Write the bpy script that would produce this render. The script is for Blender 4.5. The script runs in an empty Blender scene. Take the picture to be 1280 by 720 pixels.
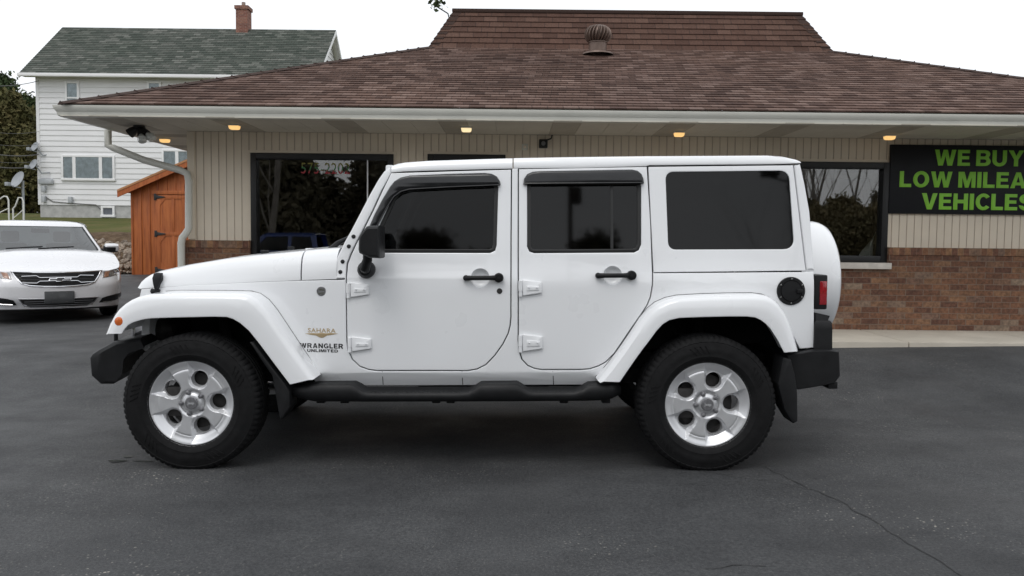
import bpy, bmesh, math, random
from mathutils import Vector, Matrix, noise as mnoise
from mathutils.geometry import tessellate_polygon
random.seed(7)
sc = bpy.context.scene
COL = sc.collection
PI = math.pi

# ------------------------------------------------------------------ camera, sky, sun, exposure
F_PX = 1029.0
CAM = Vector((0, 0, 1.336))
PITCH, ROLL = math.radians(3.34), math.radians(0.6)
cam_d = bpy.data.cameras.new('camera'); cam = bpy.data.objects.new('camera', cam_d); COL.objects.link(cam)
R_CAM = Matrix.Rotation(PI/2 - PITCH, 3, 'X') @ Matrix.Rotation(ROLL, 3, 'Z')
cam.location = CAM; cam.rotation_euler = R_CAM.to_euler()
cam_d.sensor_width = 36.0; cam_d.lens = F_PX/1280*36; cam_d.clip_end = 2000; cam_d.clip_start = 0.05
sc.camera = cam
sc.render.resolution_x, sc.render.resolution_y = 1024, 576

SUN_EL, SUN_AZ = math.radians(58), math.radians(200)     # high, behind the viewer
w = bpy.data.worlds.new('World'); sc.world = w; w.use_nodes = True
nt = w.node_tree; nt.nodes.clear()
out = nt.nodes.new('ShaderNodeOutputWorld'); bg = nt.nodes.new('ShaderNodeBackground')
sky = nt.nodes.new('ShaderNodeTexSky'); sky.sky_type = 'NISHITA'; sky.sun_disc = False
sky.sun_elevation = SUN_EL; sky.sun_rotation = SUN_AZ; sky.dust_density = 4
hs = nt.nodes.new('ShaderNodeHueSaturation'); hs.inputs['Saturation'].default_value = 0.2
mx = nt.nodes.new('ShaderNodeMixRGB'); mx.inputs[0].default_value = 0.8
# cloud deck: softly mottled pale grey
tc = nt.nodes.new('ShaderNodeTexCoord'); mp = nt.nodes.new('ShaderNodeMapping'); mp.inputs['Scale'].default_value = (1.2, 1.2, 5)
nz = nt.nodes.new('ShaderNodeTexNoise'); nz.inputs['Scale'].default_value = 2.2; nz.inputs['Detail'].default_value = 6
rp = nt.nodes.new('ShaderNodeValToRGB')
rp.color_ramp.elements[0].position = .3; rp.color_ramp.elements[0].color = (10.4, 10.8, 11.3, 1)
rp.color_ramp.elements[1].position = .7; rp.color_ramp.elements[1].color = (11.7, 12.0, 12.4, 1)
nt.links.new(tc.outputs['Generated'], mp.inputs[0]); nt.links.new(mp.outputs[0], nz.inputs['Vector'])
nt.links.new(nz.outputs['Fac'], rp.inputs[0])
nt.links.new(sky.outputs[0], hs.inputs['Color']); nt.links.new(hs.outputs[0], mx.inputs[1]); nt.links.new(rp.outputs[0], mx.inputs[2])
nt.links.new(mx.outputs[0], bg.inputs[0]); bg.inputs[1].default_value = 0.13; nt.links.new(bg.outputs[0], out.inputs[0])
sun_d = bpy.data.lights.new('sun', 'SUN'); sun_d.energy = 0.9; sun_d.angle = math.radians(25); sun_d.color = (1, .97, .93)
sun = bpy.data.objects.new('sun', sun_d); COL.objects.link(sun)
sun.rotation_euler = (PI/2 - SUN_EL, 0, math.radians(-20)); sun.location = (0, -10, 20)
sc.view_settings.view_transform = 'Standard'; sc.view_settings.look = 'None'
sc.view_settings.exposure = -0.22; sc.view_settings.gamma = 1

# ------------------------------------------------------------------ helpers
def P(px, py, Y):
    """point at distance Y in front of the viewpoint that sits at photo position px, py"""
    d = R_CAM @ Vector(((px-640)/F_PX, -(py-360)/F_PX, -1))
    return CAM + d*(Y/d.y)

def node_mat(name, color=(.8,.8,.8), rough=.5, metal=0., coat=0., spec=.5, coatr=.03):
    m = bpy.data.materials.new(name); m.use_nodes = True
    b = m.node_tree.nodes['Principled BSDF']
    b.inputs['Base Color'].default_value = (*color, 1); b.inputs['Roughness'].default_value = rough
    b.inputs['Metallic'].default_value = metal; b.inputs['Coat Weight'].default_value = coat
    b.inputs['Coat Roughness'].default_value = coatr
    b.inputs['Specular IOR Level'].default_value = spec
    return m
class NT:
    def __init__(s, m): s.m = m; s.t = m.node_tree; s.b = s.t.nodes['Principled BSDF']
    def n(s, typ, **kw):
        o = s.t.nodes.new('ShaderNode'+typ)
        for k, v in kw.items():
            if k in o.inputs: o.inputs[k].default_value = v
            else: setattr(o, k, v)
        return o
    def l(s, a, b): s.t.links.new(a, b)
    def ramp(s, fac, stops):
        r = s.n('ValToRGB'); e = r.color_ramp.elements
        while len(e) < len(stops): e.new(.5)
        for el, (p, c) in zip(e, stops):
            el.position = p; el.color = (*c, 1) if len(c) == 3 else c
        s.l(fac, r.inputs[0]); return r.outputs[0]
    def noise(s, vec, scale, detail=4, rough=.55):
        n = s.n('TexNoise'); n.inputs['Scale'].default_value = scale; n.inputs['Detail'].default_value = detail; n.inputs['Roughness'].default_value = rough
        s.l(vec, n.inputs['Vector']); return n.outputs['Fac']
    def mix(s, a, b, fac, mode='MIX'):
        m = s.n('MixRGB', blend_type=mode)
        for i, v in ((0, fac), (1, a), (2, b)):
            if isinstance(v, (int, float)): m.inputs[i].default_value = v
            elif isinstance(v, tuple): m.inputs[i].default_value = (*v, 1)
            else: s.l(v, m.inputs[i])
        return m.outputs[0]
    def bump(s, h, strength=.3, dist=.01):
        b = s.n('Bump'); b.inputs['Strength'].default_value = strength; b.inputs['Distance'].default_value = dist
        s.l(h, b.inputs['Height']); s.l(b.outputs[0], s.b.inputs['Normal']); return b
    def obj(s): return s.n('TexCoord').outputs['Object']
    def uv(s): return s.n('TexCoord').outputs['UV']
    def color(s, c): s.l(c, s.b.inputs['Base Color'])
    def roughness(s, c): s.l(c, s.b.inputs['Roughness'])

def noisy(name, color, rough=.5, var=.25, scale=8, bump=0, bdist=.005, bscale=None, **kw):
    m = node_mat(name, color, rough, **kw); t = NT(m); o = t.obj()
    f = t.noise(o, scale, 5)
    lo = tuple(c*(1-var) for c in color); hi = tuple(min(1, c*(1+var)) for c in color)
    t.color(t.ramp(f, [(.3, lo), (.7, hi)]))
    f2 = t.noise(o, scale*3.1, 3)
    t.roughness(t.ramp(f2, [(.3, (max(0, rough-.06),)*3), (.7, (min(1, rough+.06),)*3)]))
    if bump: t.bump(t.noise(o, bscale or scale*10, 4), bump, bdist)
    return m

def glass_mat(name, tint, ior=1.52, rough=.01):
    m = bpy.data.materials.new(name); m.use_nodes = True; t = m.node_tree; t.nodes.clear()
    o = t.nodes.new('ShaderNodeOutputMaterial'); mixn = t.nodes.new('ShaderNodeMixShader')
    fr = t.nodes.new('ShaderNodeFresnel'); fr.inputs['IOR'].default_value = ior
    tr = t.nodes.new('ShaderNodeBsdfTransparent'); tr.inputs[0].default_value = (*tint, 1)
    gl = t.nodes.new('ShaderNodeBsdfGlossy'); gl.inputs['Roughness'].default_value = rough
    t.links.new(fr.outputs[0], mixn.inputs[0]); t.links.new(tr.outputs[0], mixn.inputs[1]); t.links.new(gl.outputs[0], mixn.inputs[2])
    t.links.new(mixn.outputs[0], o.inputs[0]); return m

def fin(bm, name, mat, parent=None, angle=32, recalc=True, wn=False, loc=None):
    if recalc: bmesh.ops.recalc_face_normals(bm, faces=bm.faces[:])
    a = math.radians(angle)
    for f in bm.faces: f.smooth = True
    for e in bm.edges:
        if len(e.link_faces) == 2:
            if e.calc_face_angle(0) > a: e.smooth = False
    me = bpy.data.meshes.new(name); bm.to_mesh(me); bm.free()
    for m in (mat if isinstance(mat, (list, tuple)) else [mat]): me.materials.append(m)
    o = bpy.data.objects.new(name, me); COL.objects.link(o)
    if parent: o.parent = parent
    if loc is not None: o.location = loc
    if wn:
        md = o.modifiers.new('weighted', 'WEIGHTED_NORMAL'); md.keep_sharp = True; md.weight = 80
    return o
def tag(o, label=None, cat=None, group=None, kind=None):
    if label: o['label'] = label
    if cat: o['category'] = cat
    if group: o['group'] = group
    if kind: o['kind'] = kind
    return o
def thing(name, loc, label, cat, group=None, rot=(0,0,0)):
    o = bpy.data.objects.new(name, None); COL.objects.link(o); o.location = loc; o.rotation_euler = rot
    o.empty_display_size = .1
    return tag(o, label, cat, group)
def copy_tree(o, parent=None):
    c = o.copy(); COL.objects.link(c); c.parent = parent
    for ch in list(o.children): copy_tree(ch, c)
    return c

NB = bmesh.new
def box(bm, x0, x1, y0, y1, z0, z1, bev=0, mi=0):
    vs = [bm.verts.new((x, y, z)) for z in (z0, z1) for y in (y0, y1) for x in (x0, x1)]
    idx = [(0,2,3,1),(4,5,7,6),(0,1,5,4),(2,6,7,3),(0,4,6,2),(1,3,7,5)]
    fs = [bm.faces.new([vs[i] for i in f]) for f in idx]
    for f in fs: f.material_index = mi
    if bev:
        es = list({e for f in fs for e in f.edges})
        r = bmesh.ops.bevel(bm, geom=es, offset=bev, segments=2, profile=.6, affect='EDGES')
    return fs
def lathe(bm, prof, seg=32, axis='Z', c=(0,0,0), cap0=False, cap1=False, mi=0, rad=None):
    """prof: (radius, height) pairs turned round an axis"""
    c = Vector(c); rings = []
    for k, (r, h) in enumerate(prof):
        ring = []
        for i in range(seg):
            a = 2*PI*i/seg
            rr = rad(k, i, r) if rad else r
            u, v = rr*math.cos(a), rr*math.sin(a)
            p = {'Z': (u, v, h), 'Y': (u, h, v), 'X': (h, u, v)}[axis]
            ring.append(bm.verts.new(c+Vector(p)))
        rings.append(ring)
    for a, b in zip(rings, rings[1:]):
        for i in range(seg):
            f = bm.faces.new((a[i], a[(i+1)%seg], b[(i+1)%seg], b[i])); f.material_index = mi
    if cap0: bm.faces.new(rings[0]).material_index = mi
    if cap1: bm.faces.new(rings[-1]).material_index = mi
    return rings
def tube(bm, pts, rads, seg=8, cap=True, mi=0):
    pts = [Vector(p) for p in pts]
    if not isinstance(rads, (list, tuple)): rads = [rads]*len(pts)
    rings = []; up = None
    for i, p in enumerate(pts):
        t = (pts[min(i+1, len(pts)-1)] - pts[max(i-1, 0)])
        if t.length < 1e-9: t = Vector((0,0,1))
        t.normalize()
        if up is None:
            up = Vector((0,0,1)) if abs(t.z) < .9 else Vector((1,0,0))
        s = t.cross(up)
        if s.length < 1e-6: s = t.orthogonal()
        s.normalize(); up = s.cross(t).normalized()
        rings.append([bm.verts.new(p + (s*math.cos(2*PI*k/seg) + up*math.sin(2*PI*k/seg))*rads[i]) for k in range(seg)])
    for a, b in zip(rings, rings[1:]):
        for k in range(seg):
            bm.faces.new((a[k], a[(k+1)%seg], b[(k+1)%seg], b[k])).material_index = mi
    if cap:
        bm.faces.new(rings[0]).material_index = mi; bm.faces.new(rings[-1]).material_index = mi
def loft(bm, rings, closed=True, cap=True, mi=0):
    vr = [[bm.verts.new(p) for p in r] for r in rings]
    n = len(vr[0])
    for a, b in zip(vr, vr[1:]):
        for k in range(n if closed else n-1):
            bm.faces.new((a[k], a[(k+1)%n], b[(k+1)%n], b[k])).material_index = mi
    if cap and closed:
        bm.faces.new(vr[0]).material_index = mi; bm.faces.new(vr[-1]).material_index = mi
    return vr
def area2(pts): return sum(a[0]*b[1]-b[0]*a[1] for a, b in zip(pts, pts[1:]+pts[:1]))
def ccw(pts): return pts if area2(pts) > 0 else pts[::-1]
def offset(pts, d):
    """move a counter-clockwise outline inward by d (outward when negative)"""
    n = len(pts); res = []
    for i in range(n):
        a, b, c = Vector(pts[i-1]), Vector(pts[i]), Vector(pts[(i+1)%n])
        e1, e2 = (b-a), (c-b)
        if e1.length < 1e-7: e1 = e2
        if e2.length < 1e-7: e2 = e1
        n1 = Vector((-e1.y, e1.x)).normalized(); n2 = Vector((-e2.y, e2.x)).normalized()
        m = n1+n2
        if m.length < 1e-6: m = n1
        m.normalize(); k = max(.4, m.dot(n1))
        res.append(tuple(b + m*(d/k)))
    return res
def rounded(pts, rads, seg=5):
    """pts with corner radii -> outline with arcs"""
    n = len(pts); res = []
    if isinstance(rads, (int, float)): rads = [rads]*n
    for i in range(n):
        a, b, c = Vector(pts[i-1]), Vector(pts[i]), Vector(pts[(i+1)%n]); r = rads[i]
        if r <= 0: res.append(tuple(b)); continue
        u, v = (a-b), (c-b); lu, lv = u.length, v.length; u.normalize(); v.normalize()
        ang = u.angle(v); d = min(r/math.tan(ang/2), lu*.48, lv*.48)
        p0, p1 = b+u*d, b+v*d
        for k in range(seg+1):
            t = k/seg
            res.append(tuple(p0*(1-t)**2 + b*2*t*(1-t) + p1*t*t))
    return res
def dense(pts, step):
    r = []
    for a, b in zip(pts, pts[1:]+pts[:1]):
        a, b = Vector(a), Vector(b); k = max(1, int((b-a).length/step))
        r += [tuple(a.lerp(b, i/k)) for i in range(k)]
    return r
def panel(bm, outer, holes=(), fmap=None, thick=.02, r=.004, step_u=None, step_v=None, mi=0):
    """a plate with a rounded edge, cut from an outline with holes and bent by fmap(u, v, depth)"""
    outer = ccw([tuple(p[:2]) for p in outer]); holes = [ccw([tuple(p[:2]) for p in h])[::-1] for h in holes]
    t = bmesh.new(); layers = []
    c = .35*r
    for ins, dep in ((r, 0), (c, c), (0, r), (0, thick)):
        loops = []
        for L in [outer]+list(holes):
            q = offset(L, ins) if ins else L
            loops.append([t.verts.new((u, dep, v)) for u, v in q])
        layers.append(loops)
    for A, B in zip(layers, layers[1:]):
        for la, lb in zip(A, B):
            n = len(la)
            for i in range(n): t.faces.new((la[i], la[(i+1)%n], lb[(i+1)%n], lb[i]))
    for lay in (layers[0], layers[-1]):
        flat = [v for L in lay for v in L]
        for tri in tessellate_polygon([[Vector((v.co.x, v.co.z, 0)) for v in L] for L in lay]):
            try: t.faces.new([flat[i] for i in tri])
            except ValueError: pass
    us = [p[0] for p in outer]; vs = [p[1] for p in outer]
    for st, lo, hi, ax in ((step_u, min(us), max(us), 0), (step_v, min(vs), max(vs), 2)):
        if st:
            k = math.floor(lo/st)*st + st
            while k < hi - 1e-5:
                co = Vector((0,0,0)); no = Vector((0,0,0)); co[ax] = k; no[ax] = 1
                bmesh.ops.bisect_plane(t, geom=t.verts[:]+t.edges[:]+t.faces[:], plane_co=co, plane_no=no, dist=1e-5)
                k += st
    bmesh.ops.recalc_face_normals(t, faces=t.faces[:])
    if fmap:
        for v in t.verts: v.co = fmap(v.co.x, v.co.z, v.co.y)
    for f in t.faces: f.material_index = mi
    me = bpy.data.meshes.new('tmp'); t.to_mesh(me); t.free(); bm.from_mesh(me); bpy.data.meshes.remove(me)
def text_bm(bm, s, size_w, size_h, origin, ux=Vector((1,0,0)), uy=Vector((0,0,1)), uz=Vector((0,-1,0)), bold=.02, ext=.002, mi=0, spacing=1.0):
    """lettering centred on origin, fitted to size_w x size_h"""
    cu = bpy.data.curves.new('lettering', 'FONT'); cu.body = s; cu.size = 1; cu.offset = bold; cu.extrude = .02; cu.resolution_u = 3; cu.space_character = spacing
    ob = bpy.data.objects.new('lettering', cu); COL.objects.link(ob)
    dg = bpy.context.evaluated_depsgraph_get(); me = bpy.data.meshes.new_from_object(ob.evaluated_get(dg))
    xs = [v.co.x for v in me.vertices]; ys = [v.co.y for v in me.vertices]
    x0, x1, y0, y1 = min(xs), max(xs), min(ys), max(ys)
    for v in me.vertices:
        a = (v.co.x-(x0+x1)/2)/(x1-x0)*size_w; b = (v.co.y-(y0+y1)/2)/(y1-y0)*size_h; c = (v.co.z+.02)/.04*ext
        v.co = Vector(origin) + ux*a + uy*b + uz*c
    n0 = len(bm.faces); bm.from_mesh(me); bm.faces.ensure_lookup_table()
    for f in bm.faces[n0:]: f.material_index = mi
    bpy.data.objects.remove(ob); bpy.data.curves.remove(cu); bpy.data.meshes.remove(me)
def arc(cx, cy, rx, ry, a0, a1, n=10): return [(cx+rx*math.cos(math.radians(a0+(a1-a0)*i/n)), cy+ry*math.sin(math.radians(a0+(a1-a0)*i/n))) for i in range(n+1)]
GLYPH = { # heavy block capitals: outline, counters; cap height 1
 'V': ([(0,1),(.27,1),(.45,.3),(.63,1),(.9,1),(.59,0),(.31,0)],), 'W': ([(0,1),(.25,1),(.36,.36),(.50,1),(.74,1),(.88,.36),(.99,1),(1.24,1),(1.02,0),(.76,0),(.62,.62),(.48,0),(.22,0)],),
 'M': ([(0,0),(0,1),(.34,1),(.5,.40),(.66,1),(1,1),(1,0),(.77,0),(.77,.66),(.60,0),(.40,0),(.23,.66),(.23,0)],), 'A': ([(0,0),(.32,1),(.58,1),(.9,0),(.65,0),(.61,.18),(.29,.18),(.25,0)], [(.345,.36),(.555,.36),(.45,.74)]),
 'Y': ([(0,1),(.28,1),(.45,.64),(.62,1),(.9,1),(.57,.42),(.57,0),(.33,0),(.33,.42)],), 'E': ([(0,0),(0,1),(.7,1),(.7,.8),(.24,.8),(.24,.61),(.66,.61),(.66,.41),(.24,.41),(.24,.2),(.72,.2),(.72,0)],),
 'L': ([(0,0),(0,1),(.24,1),(.24,.21),(.68,.21),(.68,0)],), 'I': ([(0,0),(0,1),(.24,1),(.24,0)],), 'H': ([(0,0),(0,1),(.24,1),(.24,.62),(.6,.62),(.6,1),(.84,1),(.84,0),(.6,0),(.6,.40),(.24,.40),(.24,0)],),
 'N': ([(0,0),(0,1),(.26,1),(.62,.4),(.62,1),(.86,1),(.86,0),(.62,0),(.24,.62),(.24,0)],), 'T': ([(.26,0),(.26,.79),(0,.79),(0,1),(.76,1),(.76,.79),(.5,.79),(.5,0)],),
 'O': (arc(.47,.5,.47,.52,0,342,18), arc(.47,.5,.225,.31,0,342,18)), 'U': ([(0,1),(.24,1)]+arc(.42,.37,.18,.18,180,360)+[(.6,1),(.84,1)]+arc(.42,.38,.42,.40,0,-180,14),),
 'C': (arc(.45,.5,.45,.52,38,322,16)+arc(.45,.5,.21,.31,318,42,12),), 'G': (arc(.46,.5,.46,.52,40,308,16)+[(.82,.04),(.90,.04),(.90,.55),(.49,.55),(.49,.37),(.68,.37),(.68,.26)]+arc(.46,.5,.215,.31,300,45,12),),
 'S': (arc(.40,.70,.39,.315,12,180,8)+arc(.40,.70,.39,.30,185,238,3)+arc(.40,.29,.16,.10,70,-172,8)+[(.0,.31)]+arc(.41,.29,.41,.305,190,360,10)+arc(.41,.31,.41,.29,5,72,4)+arc(.40,.71,.15,.095,250,30,8),),
 'B': ([(0,0),(0,1)]+arc(.5,.745,.31,.255,90,-42,8)+arc(.5,.285,.35,.285,42,-90,8), [(.24,.60),(.24,.81)]+arc(.47,.705,.10,.105,90,-90,6), [(.24,.19),(.24,.42)]+arc(.48,.305,.12,.115,90,-90,6)),
 'D': ([(0,0),(0,1)]+arc(.40,.5,.47,.5,90,-90,12), [(.24,.2),(.24,.8)]+arc(.38,.5,.24,.3,90,-90,10)), 'R': ([(0,0),(0,1)]+arc(.52,.705,.33,.295,90,-62,8)+[(.90,0),(.62,0),(.42,.38),(.24,.38),(.24,0)], [(.24,.57),(.24,.80)]+arc(.48,.685,.11,.115,90,-90,6)),
}
def block_text(bm, s, size_w, size_h, gap=.10, space=.38, ext=.003):
    """block capitals in the x-z plane, centred on the origin, facing -y"""
    x = 0; items = []
    for ch in s:
        if ch == ' ': x += space-gap; continue
        g_ = GLYPH[ch]; w_ = max(p[0] for p in g_[0]); items.append((x, g_)); x += w_+gap
    x -= gap; kx, kz = size_w/x, size_h
    for ox, g_ in items:
        L = [[((px+ox)*kx-size_w/2, (pz-.5)*kz) for px, pz in l] for l in g_]
        panel(bm, L[0], L[1:], fmap=lambda u, v, d: Vector((u, d-ext, v)), thick=ext, r=ext*.2)
def sstep(a, b, x):
    t = max(0, min(1, (x-a)/(b-a))); return t*t*(3-2*t)
def lerp(a, b, t): return a+(b-a)*t

# ------------------------------------------------------------------ materials
M = {}
M['white'] = noisy('white_paint', (.80,.81,.825), .32, .015, 1.5, coat=.75)
M['white2'] = noisy('pearl_white_paint', (.74,.74,.76), .3, .02, 1.5, coat=1.0)
M['plastic'] = noisy('textured_black_plastic', (.009,.0093,.0102), .5, .25, 14, bump=.15, bdist=.001, bscale=900, spec=.28)
M['gloss'] = noisy('smoked_acrylic', (.012,.0125,.014), .2, .1, 6)
M['rubber'] = noisy('tyre_rubber', (.0075,.0075,.008), .75, .3, 22, bump=.25, bdist=.001, bscale=300, spec=.2)
M['seal'] = node_mat('black_seal', (.012,.012,.012), .45)
M['void'] = noisy('underbody_black', (.008,.008,.0085), .9, .3, 9)
M['silver'] = noisy('silver_alloy', (.68,.685,.70), .37, .04, 10, metal=.6)
M['steel'] = noisy('brake_steel', (.035,.033,.032), .6, .3, 30, metal=.3)
M['chrome'] = node_mat('chrome', (.75,.75,.77), .12, 1.0)
M['tint'] = glass_mat('tinted_glass', (.085,.09,.095), 1.44, .035)
M['tintf'] = glass_mat('front_tinted_glass', (.16,.165,.17), 1.37, .035)
M['glass'] = glass_mat('clear_glass', (.86,.9,.9))
M['shop'] = glass_mat('shop_window_glass', (.90,.90,.88), ior=1.95, rough=.012)
M['orange'] = noisy('amber_lens', (.62,.13,.02), .15, .2, 60, coat=1)
M['red'] = noisy('red_lens', (.28,.012,.018), .12, .3, 90, coat=1)
M['decal'] = node_mat('black_decal', (.015,.015,.016), .4)
M['tan'] = node_mat('tan_decal', (.42,.32,.18), .4)
M['seat'] = noisy('dark_fabric', (.03,.03,.032), .85, .3, 40)
M['grey'] = noisy('grey_badge', (.22,.22,.23), .35, .3, 80, metal=.5)
# ------------------------------------------------------------------ procedural surface materials of the place
def cells(t, uv, wid, hgt, shift, joint_u, joint_v):
    """courses of tabs or bricks: random value per piece, distance mask of the joints"""
    sp = t.n('SeparateXYZ'); t.l(uv, sp.inputs[0])
    def m(op, a, b=None, c=None):
        n = t.n('Math', operation=op)
        for i, v in enumerate((a, b, c)):
            if v is None: continue
            if isinstance(v, (int, float)): n.inputs[i].default_value = v
            else: t.l(v, n.inputs[i])
        return n.outputs[0]
    v = m('DIVIDE', sp.outputs[1], hgt); row = m('FLOOR', v)
    u = m('ADD', m('DIVIDE', sp.outputs[0], wid), m('MULTIPLY', row, shift)); col = m('FLOOR', u)
    cx = t.n('CombineXYZ'); t.l(col, cx.inputs[0]); t.l(row, cx.inputs[1])
    wn = t.n('TexWhiteNoise', noise_dimensions='2D'); t.l(cx.outputs[0], wn.inputs['Vector'])
    fu, fv = m('FRACT', u), m('FRACT', v)
    ju = m('LESS_THAN', m('MINIMUM', fu, m('SUBTRACT', 1, fu)), joint_u/2); jv = m('LESS_THAN', m('MINIMUM', fv, m('SUBTRACT', 1, fv)), joint_v/2)
    return wn.outputs['Value'], m('MAXIMUM', ju, jv), wn.outputs['Color']

def brick_mat(name, stops, mortar, wid=.203, hgt=.0677, shift=.5):
    m = node_mat(name, rough=.9); t = NT(m); uv = t.uv(); o = t.obj()
    ds = t.noise(o, 14, 3); off = t.n('VectorMath', operation='SCALE'); off.inputs[3].default_value = .008
    nc = t.n('TexNoise'); nc.inputs['Scale'].default_value = 18; t.l(o, nc.inputs['Vector']); t.l(nc.outputs['Color'], off.inputs[0])
    ad = t.n('VectorMath', operation='ADD'); t.l(uv, ad.inputs[0]); t.l(off.outputs[0], ad.inputs[1])
    rnd, joint, _ = cells(t, ad.outputs[0], wid, hgt, shift, .05, .13)
    c = t.ramp(rnd, stops)
    c = t.mix(c, t.ramp(t.noise(o, 30, 5), [(.35, (.45,.45,.45)), (.7, (1.2,1.15,1.1))]), .75, 'MULTIPLY')
    c = t.mix(c, t.ramp(t.noise(o, 2.2, 4), [(.4, (1,1,1)), (.75, (.72,.7,.7))]), .8, 'MULTIPLY')
    c = t.mix(c, mortar, t.mix((0,0,0), (.75,.75,.75), joint)); t.color(c)
    h = t.mix(t.noise(o, 60, 3), (0,0,0), joint); t.bump(h, .6, .006)
    return m
def shingle_mat(name, stops, blot, wid=.16, stain=None):
    m = node_mat(name, rough=.95, spec=.2); t = NT(m); uv = t.uv(); o = t.obj()
    rnd, joint, _ = cells(t, uv, wid, 1.0, .43, .05, .0)
    c = t.ramp(rnd, stops)
    c = t.mix(c, t.ramp(t.noise(o, 45, 4, .7), [(.3, (.6,.6,.6)), (.7, (1.3,1.3,1.3))]), .8, 'MULTIPLY')
    c = t.mix(c, t.ramp(t.noise(o, .55, 4, .5), blot), .9, 'MULTIPLY')
    if stain: c = stain(t, o, c)
    c = t.mix(c, (.03,.022,.02), t.mix((0,0,0), (.7,.7,.7), joint)); t.color(c)
    t.bump(t.noise(o, 160, 3), .4, .004)
    return m
M['brick'] = brick_mat('brown_brick', [(0,(.13,.062,.042)),(.22,(.175,.084,.05)),(.5,(.22,.108,.062)),(.75,(.25,.135,.075)),(.92,(.20,.12,.086)),(1,(.29,.215,.155))], (.17,.13,.10))
M['brick_cap'] = brick_mat('brown_brick_soldier', [(0,(.15,.07,.05)),(.4,(.26,.125,.07)),(.8,(.31,.17,.09)),(1,(.23,.15,.11))], (.24,.18,.13), .0677, 10, 0)
M['brick_red'] = brick_mat('red_chimney_brick', [(0,(.19,.08,.06)),(.5,(.27,.11,.08)),(1,(.33,.16,.11))], (.3,.26,.23))
def roof_stain(t, o, c):
    # damp patches with a shape of their own on the lower right of the slope
    mp = t.n('Mapping'); mp.inputs['Scale'].default_value = (.55,.9,.9); t.l(o, mp.inputs[0])
    f = t.ramp(t.noise(mp.outputs[0], .75, 3, .5), [(.46, (1,1,1)), (.62, (.60,.58,.58))])
    return t.mix(c, f, .85, 'MULTIPLY')
M['shingle'] = shingle_mat('brown_shingles', [(0,(.082,.050,.041)),(.3,(.118,.074,.059)),(.65,(.148,.094,.076)),(1,(.205,.142,.120))], [(.3,(.88,.88,.9)),(.7,(1.1,1.08,1.05))], stain=roof_stain)
M['shingle2'] = shingle_mat('red_brown_shingles', [(0,(.074,.042,.032)),(.4,(.088,.050,.038)),(.75,(.099,.057,.043)),(1,(.116,.069,.053))], [(.3,(.9,.9,.9)),(.7,(1.08,1.05,1.05))], .2)
M['shingle_green'] = shingle_mat('grey_green_shingles', [(0,(.060,.070,.061)),(.4,(.083,.093,.082)),(.8,(.103,.11,.098)),(1,(.155,.16,.146))], [(.3,(.85,.9,.86)),(.7,(1.1,1.08,1.08))], .34)
M['siding'] = noisy('beige_board_siding', (.74,.65,.525), .6, .05, 2.5, bump=.08, bscale=60)
M['groove'] = noisy('siding_groove', (.56,.475,.39), .7, .1, 6)
M['soffit'] = noisy('soffit_panel', (.56,.53,.46), .6, .05, 3)
M['soffit_vent'] = noisy('perforated_soffit', (.39,.36,.305), .7, .08, 8)
M['gutter'] = noisy('cream_gutter_metal', (.60,.595,.54), .4, .05, 3)
M['frame'] = noisy('dark_bronze_aluminium', (.006,.006,.0065), .45, .2, 12)
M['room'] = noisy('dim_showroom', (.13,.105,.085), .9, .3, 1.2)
M['stone'] = noisy('sill_stone', (.55,.51,.46), .8, .12, 9, bump=.2, bscale=90)
M['concrete'] = noisy('sidewalk_concrete', (.46,.42,.355), .9, .12, 1.8, bump=.25, bscale=120)
M['vinyl'] = noisy('white_clapboard', (.74,.74,.745), .5, .03, 1.2)
M['trimw'] = node_mat('white_trim', (.78,.78,.78), .45)
M['block'] = noisy('foundation_block', (.42,.42,.41), .9, .18, 4)
M['curtain'] = noisy('grey_curtain', (.62,.64,.68), .9, .25, 5)
M['winglass'] = node_mat('house_pane', (.10,.11,.13), .06)
M['cedar'] = None
m = node_mat('stained_cedar', rough=.6); t = NT(m); o = t.obj()
mp = t.n('Mapping'); mp.inputs['Scale'].default_value = (9, 9, .7); t.l(o, mp.inputs[0])
t.color(t.mix(t.ramp(t.noise(mp.outputs[0], 2.2, 6, .65), [(.25,(.22,.052,.012)),(.5,(.40,.108,.024)),(.75,(.52,.165,.042))]), t.ramp(t.noise(o, 1.1, 3), [(.35,(.8,.78,.75)),(.7,(1.1,1.1,1.1))]), .7, 'MULTIPLY')); t.bump(t.noise(mp.outputs[0], 8, 4), .2, .004)
M['cedar'] = m
M['cedar_lt'] = noisy('light_cedar_trim', (.42,.20,.085), .7, .15, 6)
M['iron'] = node_mat('black_iron', (.012,.012,.012), .5)
M['lamp'] = bpy.data.materials.new('warm_lamp'); M['lamp'].use_nodes = True
b = M['lamp'].node_tree.nodes['Principled BSDF']; b.inputs['Base Color'].default_value = (.9,.7,.4,1); b.inputs['Emission Color'].default_value = (1,.58,.20,1); b.inputs['Emission Strength'].default_value = 1.1
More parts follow.
